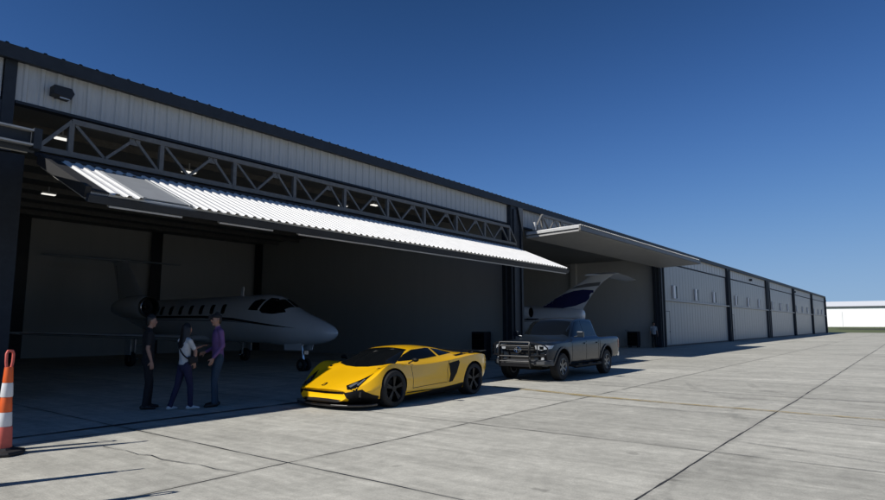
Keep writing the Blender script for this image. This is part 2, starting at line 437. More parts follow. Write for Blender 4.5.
def truss(mb, x0, x1, y, z0, z1, dep=.0, sl=.55):
    """flat trapezoid truss: chords, posts and a zigzag web"""
    t = .11
    mb.beam((x0, y, z0), (x1, y, z0), t, t); mb.beam((x0+sl, y, z1), (x1-sl, y, z1), t, t)
    mb.beam((x0, y, z0+t*.6), (x0+sl, y, z1), .07, .09, up=(0,1,0)); mb.beam((x1, y, z0+t*.6), (x1-sl, y, z1), .07, .09, up=(0,1,0))
    n = max(1, round((x1-x0-2*sl)/1.95)); st = (x1-x0-2*sl)/n
    for i in range(n+1):
        x = x0+sl+st*i; mb.beam((x, y, z0+t/2), (x, y, z1-t/2), .10, .10, up=(0,1,0))
        if i < n:
            q = [(x+.08, z1-t/2) if i % 1 == 0 else (x, z0), (x+st*.36, z0+t/2), (x+st*.68, z1-t/2), (x+st-.08, z0+t/2)]
            for (xa, za), (xb, zb) in zip(q, q[1:]): mb.beam((xa, y+.005, za), (xb, y+.005, zb), .06, .06, up=(0,1,0))
            mb.box(x+st*.68-.12, x+st*.68+.12, y-.012, y+.0, z1-.2, z1-t/2-.003)
# open bifold doors: upper leaf (outside face up), lower leaf folded back under it
def open_door(x0, x1, hy, hz, ey, ez, name, gap, cover=False, win=None, flash=0):
    h = Vector((0,hy,hz)); e = Vector((0,ey,ez)); V = (e-h); V.normalize(); h = h + V*flash; Ln = (e-h).length; N = Vector((0,-V.z,V.y))
    if N.z < 0: N = -N
    u = MB()
    if win:
        wa, wb, va, vb = win
        u.ribbed(Vector((x0+.30,0,0))+h, (1,0,0), V, N, wa-x0-.30, Ln+.09, .21, .036); u.ribbed(Vector((wb,0,0))+h, (1,0,0), V, N, x1-wb, Ln+.09, .21, .036)
        u.ribbed(Vector((wa,0,0))+h, (1,0,0), V, N, wb-wa, va, .21, .036)
    else: u.ribbed(Vector((x0,0,0))+h, (1,0,0), V, N, x1-x0, Ln+.09, .21, .036)
    c = Vector(((x0+x1)/2,0,0)) + (h+e)/2 - N*.07
    u.obox(c, ((x1-x0)/2,0,0), V*(Ln/2), N*.055)
    d = u.build('hangar_door', M['leaf'], hangar)
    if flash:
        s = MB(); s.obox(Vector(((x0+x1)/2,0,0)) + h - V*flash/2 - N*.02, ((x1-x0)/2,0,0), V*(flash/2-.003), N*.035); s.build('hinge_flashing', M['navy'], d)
        s = MB(); s.obox(Vector((x0-.05,0,0)) + (h+e)/2 - N*.03, (.047,0,0), V*(Ln/2), N*.10); s.obox(Vector((x0+.148,0,0)) + (h+e)/2 - N*.02, (.146,0,0), V*(Ln/2), N*.03); s.build('end_channel_and_shade_strip', M['rubber'], d)  # end channel, plus a black border strip painting in shade on the leaf
    if win:
        s = MB(); o = Vector(((wa+wb)/2,0,0)) + h + V*(va+Ln)/2 + N*.012
        s.obox(o, ((wb-wa)/2-.02,0,0), V*((Ln-va)/2-.05), N*.008)
        for xx in (wa+.02, wb-.02): s.obox(Vector((xx,0,0))+h+V*(va+Ln)/2+N*.02, (.03,0,0), V*((Ln-va)/2-.01), N*.018)
        s.build('window', M['skylite'], d)
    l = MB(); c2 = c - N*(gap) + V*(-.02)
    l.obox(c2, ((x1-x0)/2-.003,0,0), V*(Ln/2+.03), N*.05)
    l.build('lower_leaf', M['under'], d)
    ee = MB(); q = e + V*.06
    ee.obox(Vector(((x0+x1)/2,0,0)) + q - N*(gap*.5+.075), ((x1-x0)/2+.06,0,0), V*.05, N*(gap*.5+.025))
    ee.obox(Vector(((x0+x1)/2,0,0)) + h - V*.06 - N*(.05), ((x1-x0)/2+.02,0,0), V*.05, N*.12)
    ee.build('edge_beam', M['navy'] if not cover else M['steel'], d)
    return d, N, V
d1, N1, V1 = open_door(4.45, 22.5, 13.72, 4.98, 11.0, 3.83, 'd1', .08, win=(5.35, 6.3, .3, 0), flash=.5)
ra = MB(); q = Vector((0, 11.0, 3.83)) + V1*.06 - N1*.21
for xa, xb in ((4.75, 6.1), (6.9, 8.2), (8.9, 22.4)): ra.obox(Vector(((xa+xb)/2,0,0))+q, ((xb-xa)/2,0,0), V1*.045, N1*.017)
ra.build('seal_rail', M['lightrail'], d1)
t = MB(); truss(t, 4.5, 23.0, 13.66, 5.06, 5.76); t.build('truss', M['steel'], d1)
d2, N2, V2 = open_door(24.35, 42.9, 13.85, 5.76, 11.3, 5.86, 'd2', .14, cover=True)
t = MB(); truss(t, 24.5, 42.8, 13.45, 5.95, 6.62); t.build('truss', M['steel'], d2)
sk = MB(); sk.obox((24.31, 12.55, 5.74), (.03,0,0), V2*1.30, N2*.06); sk.box(24.3, 24.42, 13.40, 13.54, 5.84, 6.2)
sk.build('end_cap', M['lightrail'], d2)
d0, N0, V0 = open_door(-15.2, 3.62, 13.85, 5.2, 11.45, 4.60, 'd0', .10)
cw = MB(); cw.box(-15.2, 3.59, 11.304, 11.32, 4.44, 4.765); cw.box(3.603, 3.72, 11.20, 11.45, 4.42, 4.76); cw.build('channel_web', M['navy'], d0)
cc = MB()
for z in (4.46, 4.70): cc.box(-15.2, 3.60, 11.20, 11.30, z, z+.03)
cc.build('edge_channel', M['lightrail'], d0)

# lamps that hang from the ceilings (lit)
def lamp_fixture(x, y, z, L_, lab, along='x', wdt=.10):
    t = thing('ceiling_light', (x, y, z), 0 if along == 'x' else PI/2, lab, 'ceiling light', 'lit ceiling lights inside the open hangars')
    b = MB(); L_ *= .6; b.box(-L_/2, L_/2, -wdt, wdt, .03, .09); b.box(-.02, .02, -.02, .02, .09, .3); b.build('housing', M['lightrail'], t)
    b = MB(); b.box(-L_/2+.03, L_/2-.03, -wdt+.02, wdt-.02, 0, .028); b.build('diffuser', M['lamp'], t)
lamp_fixture(6.0, 16.75, 6.2, .62, 'lit strip light seen through the left end of the long truss, nearest the big floodlight')
lamp_fixture(9.8, 17.4, 6.2, .75, 'lit strip light behind the truss, above the middle of the bright door panel\'s left part')
lamp_fixture(16.4, 17.6, 6.2, .7, 'lit strip light seen through the truss right of centre, left one of a close pair')
lamp_fixture(17.05, 16.5, 6.2, .6, 'lit strip light seen through the truss right of centre, right one of a close pair')
lamp_fixture(8.45, 24.4, 6.2, .8, 'lit strip light deep in the dark hangar, seen under the door\'s left corner')
for x, s in ((28.5,'dim ceiling light in the second hangar, nearest the white door end'), (34.3,'dim ceiling light above the aircraft tail with the blue swoosh'), (40.1,'dim ceiling light in the second hangar, nearest its far wall')):
    lamp_fixture(x, 15.05, 5.86, .7, s)

# wall lights on the siding
def wall_light(x, z, lab):
    t = thing('wall_light', (x, D-.03, z), 0, lab, 'wall light', 'dark wall lights on the hangar siding')
    b = MB(); b.prism([(0,.12),(.34,.12),(.40,.02),(.34,-.12),(0,-.08)], (-.20,-.26,0), (1,0,0), (0,0,1), (0,1,0), .25)
    b.box(-.1, .1, -.012, .03, -.1, .13)
    b.build('housing', M['black'], t, bevel=.012)
    b = MB(); b.prism([(0,0),(.2,0),(.2,.02),(0,.02)], (-.08,-.24,-.108), (1,0,0), (0,1,0), (0,0,-1), .025); b.build('lens', M['lens'], t)
wall_light(4.95, 6.42, 'large dark wall light on the siding over the left end of the open truss door')
wall_light(73.4, 6.42, 'small dark wall light above the second closed bay door')
wall_light(104.1, 6.42, 'tiny dark wall light above the fourth closed bay door, far along the row')

wall_light(142.75, 6.3, 'dark wall light at the far end corner of the long hangar row')
# ------------------------------------------------------------------ far end of the field
gm = MB(); n_ = 14
gm.loft([[(149.0+ (i/n_)*81.5, y, -.006 + .95*(math.sin(min(1, i/n_)*PI/2)**1.3)) for i in range(n_+1)] + [(1400, y, .95)] for y in (-900,-300,-100,-40,-10,20,60,140,400,1200)], 0, False, False)
tag(gm.build('grass_rise', M['grass'], smooth=180), kind='structure')
wh = thing('white_hangar', (232, 6, .9), 0, 'long low white hangar with a dark eave line far across the grass', 'hangar building')
b = MB(); b.box(0, 22, -46, 48, 0, 6.15)
b.build('wall', M['white'], wh)
b = MB(); b.add([(-.5,-47,6.52),(-.5,49,6.52),(11,49,8.4),(11,-47,8.4),(22.5,49,6.52),(22.5,-47,6.52)], [(0,1,2,3),(3,2,4,5),(0,3,5),(1,4,2)]); b.build('roof', M['roofwhite'], wh)
b = MB(); b.box(-.55, 22.5, -47, 49, 6.16, 6.50); b.build('eave_trim', M['roof'], wh)
for y in (-30, -12, 6, 24): 
    b = MB(); b.box(-.08, -.003, y-6.5, y+6.5, .05, 4.9, 0)
    for q in (-6.5, 6.4): b.box(-.1, -.081, y+q, y+q+.12, .05, 4.9, 1)
    b.build('sliding_door', [M['white'], M['lightrail']], wh)
ub = thing('utility_shed', (214, 3.6, .88), .1, 'small weathered grey shed standing on the grass before the white hangar', 'shed')
b = MB(); b.box(-1.3, 1.3, -1.3, 1.3, 0, 2.1); b.build('wall', M['box'], ub)
b = MB(); b.prism([(-1.5,2.1),(1.5,2.1),(1.2,2.5),(-1.2,2.5)], (-1.5,0,0), (0,1,0), (0,0,1), (1,0,0), 3); b.build('roof', M['roof'], ub)
b = MB(); b.box(-.1, .1, -.1, .1, 2.45, 7.0); b.build('mast', M['lightrail'], ub)
so = MB(); pts = []  # darker patch with an uneven outline, laid on the grass rise
for i in range(28):
    a = 2*PI*i/28; pts.append((185+9*math.cos(a)*random.uniform(.8,1.2), 3+14*math.sin(a)*random.uniform(.85,1.1), .03))
so.add([(p[0],p[1],.02+.95*math.sin(min(1,(p[0]-149)/81.5)*PI/2)**1.3) for p in pts], [tuple(range(28))]); tag(so.build('dark_ground_patch', M['groundpatch']), kind='structure')
# ------------------------------------------------------------------ tools for vehicles
def subsurf(lv):
    def f(o):
        m = o.modifiers.new('s', 'SUBSURF'); m.levels = lv; m.render_levels = lv
    return f
def loft_body(stations, creases, cap=True, lv=2, matfn=None):
    """stations: list of (s, [(y,z), ...bottom centre to top centre], shift) -> mirrored lofted mesh.
    creases {line index: value} along the length"""
    bm = bmesh.new(); n = len(stations[0][1]); rings = []
    lay = bm.edges.layers.float.new('crease_edge')
    for s, pts, sh in stations:
        ring = []
        for i, (y, z) in enumerate(pts):
            ring.append(bm.verts.new((s + (sh(y, z) if sh else 0), -y, z)))
        for i in range(n-2, 0, -1):
            y, z = pts[i]; ring.append(bm.verts.new((s + (sh(y, z) if sh else 0), y, z)))
        rings.append(ring)
    k = len(rings[0])
    for a, b in zip(rings, rings[1:]):
        for j in range(k):
            bm.faces.new((a[j], a[(j+1) % k], b[(j+1) % k], b[j]))
    if cap:
        for ring in (rings[0], rings[-1]):
            # ladder of quads between the two halves
            L_ = ring[:n]; Rr = [ring[0]] + ring[:n-1:-1] + [ring[n-1]]
            for i in range(n-1):
                q = [L_[i], L_[i+1], Rr[i+1], Rr[i]]; u = []
                for v in q:
                    if v not in u: u.append(v)
                if len(u) >= 3: bm.faces.new(u)
            for i in range(k):
                e = bm.edges.get((ring[i], ring[(i+1) % k]))
                if e: e[lay] = .7
    for ring_a, ring_b in zip(rings, rings[1:]):
        for i, c in creases.items():
            for j in {i, (k-i) % k}:
                e = bm.edges.get((ring_a[j], ring_b[j]))
                if e: e[lay] = c
    bmesh.ops.recalc_face_normals(bm, faces=bm.faces)
    me = bpy.data.meshes.new('body'); bm.to_mesh(me); bm.free()
    return evaluated(me, [subsurf(lv)]) if lv else me
def cut(me, cutter_mb):
    cm = cutter_mb.mesh('cut'); co = bpy.data.objects.new('cutter', cm); COL.objects.link(co)
    def f(o):
        m = o.modifiers.new('b', 'BOOLEAN'); m.object = co; m.operation = 'DIFFERENCE'; m.solver = 'EXACT'
    out = evaluated(me, [f]); bpy.data.objects.remove(co)
    return out
def bvh_of(me):
    return BVHTree.FromPolygons([v.co.copy() for v in me.vertices], [list(p.vertices) for p in me.polygons])
def dens(poly, step):
    out = []
    n = len(poly)
    for i in range(n):
        a = Vector(poly[i]); b = Vector(poly[(i+1) % n]); k = max(1, int((b-a).length/step))
        out += [tuple(a.lerp(b, j/k)) for j in range(k)]
    return out
def inside(p, poly):
    x, y = p; c = False; n = len(poly)
    for i in range(n):
        x1, y1 = poly[i]; x2, y2 = poly[(i+1) % n]
        if (y1 > y) != (y2 > y) and x < (x2-x1)*(y-y1)/(y2-y1)+x1: c = not c
    return c
def panel(mb, tree, poly, ax, off=.004, step=.05, th=.012, m=0, far=9.0):
    """a thin skin that lies on the body under a polygon. ax: '-y' (seen from -y, poly in x,z), '+y', 'z' (from above, x,y), '-x' (from the front, y,z), '+x'"""
    ring = dens(poly, step); xs = [p[0] for p in ring]; ys = [p[1] for p in ring]
    pts = [Vector(p) for p in ring]
    x = min(xs)+step/2
    while x < max(xs):
        y = min(ys)+step/2
        while y < max(ys):
            if inside((x, y), ring) and min((Vector((x,y))-q).length for q in pts[:len(ring)]) > step*.45: pts.append(Vector((x, y)))
            y += step
        x += step
    edges = [(i, (i+1) % len(ring)) for i in range(len(ring))]
    r = delaunay_2d_cdt(pts, edges, [], 1, 1e-5)
    v2, tris = r[0], r[2]
    D_ = {'-y': Vector((0,1,0)), '+y': Vector((0,-1,0)), 'z': Vector((0,0,-1)), '-x': Vector((1,0,0)), '+x': Vector((-1,0,0)), '-z': Vector((0,0,1))}[ax]
    P = []; ok = []
    for a, b in v2:
        o = {'-y': (a,-far,b), '+y': (a,far,b), 'z': (a,b,far), '-x': (-far,a,b), '+x': (far*2,a,b), '-z': (a,b,-far)}[ax]
        h, nn, i, d = tree.ray_cast(Vector(o), D_)
        if h is None: P.append(None); continue
        if nn.dot(D_) > 0: nn = -nn
        P.append((h + nn*off, h - nn*(th-off)))
    idx = {}; vs = []
    for i, p in enumerate(P):
        if p: idx[i] = len(vs); vs += [p[0], p[1]]
    fs = []; cnt = {}
    for t in tris:
        if all(i in idx for i in t):
            q = [idx[i] for i in t]; fs.append(tuple(q)); fs.append(tuple(i+1 for i in reversed(q)))
            for a, b in zip(q, q[1:]+q[:1]):
                cnt[(a, b)] = 1
    for (a, b) in cnt:
        if (b, a) not in cnt: fs.append((a, a+1, b+1, b))
    mb.add(vs, fs, m)
def mir(poly): return [(x, -y) for x, y in poly]
def wheel(parent, name, x, y, r, w, rr, spokes, m_rim, side, depth=.03, ns=None):
    """wheel part with tyre + rim; axle along y, side=-1: outer face towards -y"""
    t = MB(); h = w/2
    t.lathe([(rr, -h), (r*.93, -h*.99), (r*.985, -h*.82), (r, -h*.6), (r, h*.6), (r*.985, h*.82), (r*.93, h*.99), (rr, h), (rr*.97, h*.5), (rr*.97, -h*.5), (rr, -h)], (x, y, r), 'y', 40, 0, False)
    for k in range(40):       # tread blocks
        a = 2*PI*k/40; c, s_ = math.cos(a), math.sin(a)
        t.obox((x+s_*r*.998, y, r+c*r*.998), (c*r*.05, 0, -s_*r*.05), (0, h*.62, 0), (s_*.005, 0, c*.005))
    o = t.build(name, M['tyre'], parent, smooth=35)
    q = MB(); fo = side*h*.86
    q.lathe([(rr, side*h*.98), (rr*.95, side*h*1.0), (rr*.90, fo), (rr*.86, fo-side*.05), (rr*.86, -side*h*.9), (rr*.97, -side*h*.9)], (x, y, r), 'y', 36, 0, False)
    q.lathe([(.001, fo-side*depth*.3), (.055, fo-side*depth*.3), (.062, fo-side*depth), (.07, fo-side*.10), (.001, fo-side*.10)], (x, y, r), 'y', 18)
    for k in range(spokes):
        for dv in ((-.11, .11) if ns == 2 else (0,)):
            a = 2*PI*k/spokes; a2 = a + dv
            p0 = Vector((x+math.sin(a)*.05, y+fo-side*depth, r+math.cos(a)*.05)); p1 = Vector((x+math.sin(a2)*rr*.9, y+fo-side*.012, r+math.cos(a2)*rr*.9))
            q.beam(p0, p1, .035 if ns == 2 else .06, .03, up=(0,1,0))
    q.lathe([(.001, fo-side*.12), (rr*.6, fo-side*.12), (rr*.6, fo-side*.14), (.001, fo-side*.14)], (x, y, r), 'y', 24, 1)
    q.build('rim', [m_rim, M['carblack']], o, smooth=35)
    return o

# ------------------------------------------------------------------ the yellow sports car
car = thing('sports_car', (7.78, 8.92, 0), .02, 'low yellow wedge shaped sports car with black wheels and a black side scoop', 'car')
def nose(y, z, k=1.0): return k*.30*(abs(y)/.95)**2.2
W = [ # s: bottom centre, bottom edge, sill, widest, shoulder, inner shoulder, roof edge, centre
 (.00, [(0,.14),(.45,.14),(.62,.20),(.66,.29),(.60,.345),(.45,.365),(.25,.375),(0,.38)], 1.0),
 (.18, [(0,.12),(.66,.12),(.82,.20),(.88,.33),(.80,.425),(.55,.435),(.3,.445),(0,.45)], .9),
 (.48, [(0,.12),(.82,.12),(.93,.20),(.975,.40),(.91,.60),(.64,.555),(.34,.555),(0,.56)], .5),
 (.78, [(0,.12),(.86,.12),(.955,.2),(1.0,.48),(.92,.775),(.67,.665),(.38,.645),(0,.65)], .2),
 (1.02,[(0,.12),(.86,.12),(.955,.2),(1.005,.52),(.92,.83),(.71,.755),(.44,.73),(0,.735)], .05),
 (1.26,[(0,.12),(.86,.12),(.95,.2),(.99,.52),(.92,.81),(.74,.775),(.52,.81),(0,.835)], 0),
 (1.60,[(0,.12),(.86,.12),(.93,.2),(.955,.48),(.90,.755),(.77,.81),(.57,.945),(0,.985)], 0),
 (1.98,[(0,.12),(.86,.12),(.91,.2),(.935,.48),(.90,.75),(.78,.835),(.56,1.06),(0,1.10)], 0),
 (2.40,[(0,.12),(.86,.12),(.91,.2),(.93,.48),(.91,.765),(.79,.85),(.55,1.09),(0,1.14)], 0),
 (2.85,[(0,.12),(.86,.12),(.93,.2),(.945,.5),(.94,.80),(.81,.875),(.54,1.065),(0,1.12)], 0),
 (3.20,[(0,.12),(.86,.14),(.965,.2),(1.0,.52),(.985,.84),(.83,.905),(.50,1.0),(0,1.06)], 0),
 (3.60,[(0,.14),(.86,.14),(.985,.22),(1.02,.56),(1.0,.885),(.82,.925),(.47,.945),(0,.985)], 0),
 (3.90,[(0,.16),(.86,.16),(.985,.25),(1.02,.60),(1.0,.905),(.80,.925),(.46,.915),(0,.925)], 0),
 (4.18,[(0,.22),(.84,.22),(.95,.34),(.99,.62),(.96,.895),(.78,.905),(.45,.895),(0,.90)], 0),
 (4.38,[(0,.30),(.80,.30),(.89,.42),(.93,.64),(.91,.855),(.74,.865),(.43,.865),(0,.87)], 0),
 (4.44,[(0,.36),(.76,.36),(.84,.45),(.87,.64),(.86,.80),(.70,.82),(.40,.825),(0,.83)], 0)]
body = loft_body([(s, p, (lambda y, z, kk=k: nose(y, z, kk)) if k else None) for s, p, k in W], {1:.9, 3:.55, 4:.75, 5:.55, 6:.6})
FX, RX = 1.06, 3.76
cu = MB()
for x, r in ((FX, .385), (RX, .40)):
    for sd in (-1, 1): cu.lathe([(r, sd*(.765 if x == FX else .66)), (r, sd*1.2)], (x, 0, .345), 'y', 40)
body = cut(body, cu)
bvh = bvh_of(body)
for p in body.polygons:
    c = p.center; p.material_index = 0
    for x, r in ((FX, .385), (RX, .40)):
        if abs(c.y) > .6 and math.hypot(c.x-x, c.z-.345) <= r+.004 and (abs(p.normal.y) < .5 or abs(c.y) < .77): p.material_index = 1
    if (p.normal.z < -.75 and c.z < .3) or (c.z < .165 and c.x < 1.0) : p.material_index = 1
bo = link('body', body, [M['yellow'], M['carblack']], car, smooth=28)
M['smoked'] = mat('smoked_lens', (.14,.15,.16), .12, .2, .3, 60)
def both(mb, poly, off=.004, step=.05, m=0, th=.012):
    panel(mb, bvh, poly, '-y', off, step, th, m); panel(mb, bvh, poly, '+y', off, step, th, m)
gl = MB(); panel(gl, bvh, [(.98,0),(1.02,-.3),(1.13,-.58),(1.34,-.72),(1.95,-.51),(1.99,0),(1.95,.51),(1.34,.72),(1.13,.58),(1.02,.3)], 'z', .005)
gl.build('windscreen', M['glass'], car, smooth=30)
for ax in ('-y', '+y'):
    g1 = MB(); panel(g1, bvh, [(1.46,.825),(1.72,.945),(2.02,1.035),(2.50,1.062),(2.60,1.055),(2.64,.893),(2.2,.858)], ax, .005); g1.build('side_window', M['glass'], car, smooth=30)
    g1 = MB(); panel(g1, bvh, [(2.68,1.05),(2.95,1.015),(3.20,.955),(3.24,.94),(2.72,.90)], ax, .005); g1.build('side_window', M['glass'], car, smooth=30)
    sc = MB(); panel(sc, bvh, [(2.86,.735),(3.18,.785),(3.21,.74),(3.10,.52),(2.98,.35),(2.86,.33),(2.90,.50)], ax, .004, .04); sc.build('side_scoop', M['carblack'], car, smooth=30)
    sk_ = MB(); panel(sk_, bvh, [(1.44,.123),(1.44,.18),(2.2,.205),(3.0,.265),(3.36,.30),(3.36,.15),(3.0,.125)], ax, .008, .03); sk_.build('side_skirt', M['carblack'], car, smooth=30)
    sm = MB()
    for pl in ([(1.62,.78),(1.63,.78),(1.66,.30),(1.65,.30)], [(1.65,.30),(1.65,.31),(2.80,.345),(2.80,.335)], [(2.83,.33),(2.82,.33),(2.80,.60),(2.86,.78),(2.87,.78),(2.81,.60)]): panel(sm, bvh, pl, ax, .0025, .04)
    sm.build('door_seam', M['carblack'], car)
    sm = MB(); panel(sm, bvh, [(3.15,.895),(3.62,.93),(3.90,.92),(3.90,.905),(3.62,.91),(3.18,.87)], ax, .0025, .04); sm.build('shoulder_vent', M['carblack'], car)
eb = MB(); panel(eb, bvh, [(3.0,-.36),(3.5,-.42),(4.1,-.40),(4.1,.40),(3.5,.42),(3.0,.36)], 'z', .004); eb.build('engine_cover', M['carblack'], car, smooth=30)
# nose: splitter, intakes, lamps
sp_ = MB()
pts = [(-.02,0),(0,-.35),(.09,-.68),(.27,-.90),(.46,-.96),(.60,-.96),(.60,.96),(.46,.96),(.27,.90),(.09,.68),(0,.35)]
sp_.prism(pts, (0,0,.075), (1,0,0), (0,1,0), (0,0,1), .035); sp_.build('splitter', M['carbon'], car, bevel=.008)
for s_ in (-1, 1):
    it = MB(); panel(it, bvh, [(s_*.54,.315),(s_*.66,.335),(s_*.80,.375),(s_*.88,.30),(s_*.965,.19),(s_*.955,.13),(s_*.58,.13),(s_*.64,.20)], '-x', .006, .02)
    io = it.build('front_intake', M['carblack'], car, smooth=30)
    fin_ = MB(); panel(fin_, bvh, [(s_*.74,.155),(s_*.77,.155),(s_*.80,.33),(s_*.78,.33)], '-x', .02, .04); fin_.build('intake_blade', M['carbon'], io)
    hl = MB(); P_ = [(.24,.50),(.16,.60),(.24,.74),(.70,.76),(.46,.62)]
    panel(hl, bvh, [(x, s_*y) for x, y in P_], 'z', .005, .04); ho = hl.build('headlight', M['glass'], car, smooth=30)
    le = MB()
    for pp in ([(.24,.56),(.23,.62),(.40,.67),(.38,.61)], [(.33,.68),(.33,.72),(.52,.735),(.50,.70)]): panel(le, bvh, [(x, s_*y) for x, y in pp], 'z', .009, .03)
    le.build('lens', M['smoked'], ho)
slot = MB(); panel(slot, bvh, [(-.58,.335),(-.3,.325),(.3,.325),(.58,.335),(.52,.295),(.2,.285),(-.2,.285),(-.52,.295)], '-x', .005, .04)
panel(slot, bvh, [(-.50,.185),(-.2,.195),(.2,.195),(.50,.185),(.54,.13),(-.54,.13)], '-x', .005, .04); slot.build('front_slot', M['carblack'], car)
em = MB(); panel(em, bvh, [(.12,-.045),(.11,0),(.12,.045),(.20,.04),(.245,0),(.20,-.04)], 'z', .005, .03); panel(em, bvh, [(.14,-.02),(.14,.02),(.20,0)], 'z', .008, .03, .012, 1)
em.build('hood_badge', [M['carbon'], M['yellow']], car)
for s_ in (-1, 1):
    mr = MB(); mr.beam((1.62, s_*.84, .79), (1.64, s_*.95, .84), .03, .02); mr.ell((1.64, s_*1.0, .86), .05, .085, .042)
    mr.build('mirror', M['carblack'], car, smooth=50)
    tl = MB(); P3 = [(s_*.40,.74),(s_*.80,.74),(s_*.82,.68),(s_*.40,.68)]
    panel(tl, bvh, P3, '+x', .004, .04); tl.build('tail_lamp', M['red'], car)
    wheel(car, 'wheel', FX, s_*.86, .345, .26, .262, 5, M['rimblack'], s_, ns=2)
    wheel(car, 'wheel', RX, s_*.85, .352, .32, .268, 5, M['rimblack'], s_, ns=2)
wg = MB()
for s_ in (-1, 1): wg.beam((4.05, s_*.55, .86), (4.27, s_*.58, .93), .03, .10, up=(0,1,0))
wg.loft([[(4.17,y,.94),(4.21,y,.958),(4.47,y,.962),(4.49,y,.95),(4.25,y,.932)] for y in np.linspace(-.86,.86,9)])
wg.build('rear_wing', M['carbon'], car, smooth=40)
df = MB(); df.box(4.2, 4.42, -.75, .75, .20, .34); 
for y in (-.45,-.15,.15,.45): df.box(4.15, 4.48, y-.01, y+.01, .14, .34)
df.build('rear_diffuser', M['carblack'], car)

M['guard'] = mat('glossy_black_tube', (.012,.012,.013), .28, .1, .1, 9, coat=.35)
# ------------------------------------------------------------------ the pickup
tk = thing('pickup_truck', (14.92, 8.83, 0), .02, 'dark grey four door pickup truck with a tubular black grille guard', 'pickup truck')
def bow(y, z, k=1.0): return k*.16*(abs(y)/.93)**2.5
def sect(zb, yb, zs, ym, zm, yE, zE, yF, zF, yG, zG, zH): return [(0,zb),(yb,zb),(yb+.05,zs),(ym,zm),(yE,zE),(yF,zF),(yG,zG),(0,zH)]
T = [
 (.02, sect(.42,.70,.52,.80,.72,.78,.94,.70,1.00,.40,1.03,1.035), 1),
 (.14, sect(.40,.78,.50,.88,.74,.86,1.00,.78,1.06,.45,1.085,1.09), .9),
 (.45, sect(.42,.84,.50,.925,.76,.90,1.03,.80,1.085,.50,1.115,1.12), .3),
 (.90, sect(.42,.84,.50,.935,.78,.91,1.05,.80,1.10,.50,1.135,1.14), 0),
 (1.30,sect(.42,.84,.50,.925,.78,.905,1.06,.80,1.12,.52,1.155,1.16), 0),
 (1.48,sect(.42,.84,.50,.92,.78,.905,1.07,.83,1.15,.62,1.20,1.22), 0),
 (1.85,sect(.42,.84,.50,.92,.78,.905,1.08,.83,1.17,.68,1.50,1.54), 0),
 (2.18,sect(.42,.84,.50,.92,.78,.905,1.09,.83,1.18,.67,1.715,1.765), 0),
 (2.60,sect(.42,.84,.50,.92,.78,.905,1.10,.83,1.19,.66,1.755,1.80), 0),
 (3.05,sect(.42,.84,.50,.92,.78,.905,1.11,.83,1.20,.66,1.745,1.79), 0),
 (3.46,sect(.42,.84,.50,.92,.78,.905,1.115,.83,1.205,.66,1.725,1.77), 0),
 (3.54,sect(.42,.84,.50,.92,.78,.905,1.118,.83,1.205,.665,1.70,1.745), 0),
 (3.60,sect(.44,.84,.50,.92,.78,.905,1.12,.84,1.20,.69,1.24,1.25), 0),
 (3.66,sect(.46,.84,.52,.92,.78,.905,1.12,.86,1.165,.60,1.17,1.17), 0),
 (4.15,sect(.48,.84,.54,.93,.80,.905,1.13,.87,1.175,.60,1.18,1.18), 0),
 (4.80,sect(.50,.84,.56,.92,.80,.90,1.13,.86,1.175,.60,1.18,1.18), 0),
 (5.28,sect(.52,.82,.58,.90,.80,.89,1.13,.85,1.17,.60,1.175,1.175), 0),
 (5.34,sect(.56,.80,.62,.88,.80,.87,1.10,.83,1.14,.58,1.15,1.15), 0)]
tb = loft_body([(s, p, (lambda y, z, kk=k: bow(y, z, kk)) if k else None) for s, p, k in T], {1:.8, 4:.5, 5:.75, 6:.55})
TF, TR, TRAD = .93, 4.17, .385
cu = MB()
for x in (TF, TR):
    for sd in (-1, 1): cu.lathe([(.47, sd*.58), (.47, sd*1.2)], (x, 0, .42), 'y', 36)
tb = cut(tb, cu)
cb_ = MB(); cb_.box(3.72, 5.22, -.74, .74, .72, 1.5); tb = cut(tb, cb_)
tv = bvh_of(tb)
for p in tb.polygons:
    c = p.center; p.material_index = 0
    for x in (TF, TR):
        if abs(c.y) > .52 and math.hypot(c.x-x, c.z-.42) <= .475 and (abs(p.normal.y) < .5 or abs(c.y) < .6): p.material_index = 1
    if p.normal.z < -.75 and c.z < .7: p.material_index = 1
    if 3.70 < c.x < 5.24 and abs(c.y) < .742 and c.z < 1.16: p.material_index = 1
link('body', tb, [M['truck'], M['carblack']], tk, smooth=30)
g1 = MB(); panel(g1, tv, [(1.50,0),(1.53,-.5),(1.60,-.76),(2.10,-.62),(2.14,0),(2.10,.62),(1.60,.76),(1.53,.5)], 'z', .005); g1.build('windscreen', M['glass'], tk, smooth=30)
g1 = MB(); panel(g1, tv, [(3.545,-.58),(3.59,-.62),(3.59,.62),(3.545,.58)], 'z', .005); g1.build('rear_window', M['glass'], tk, smooth=30)
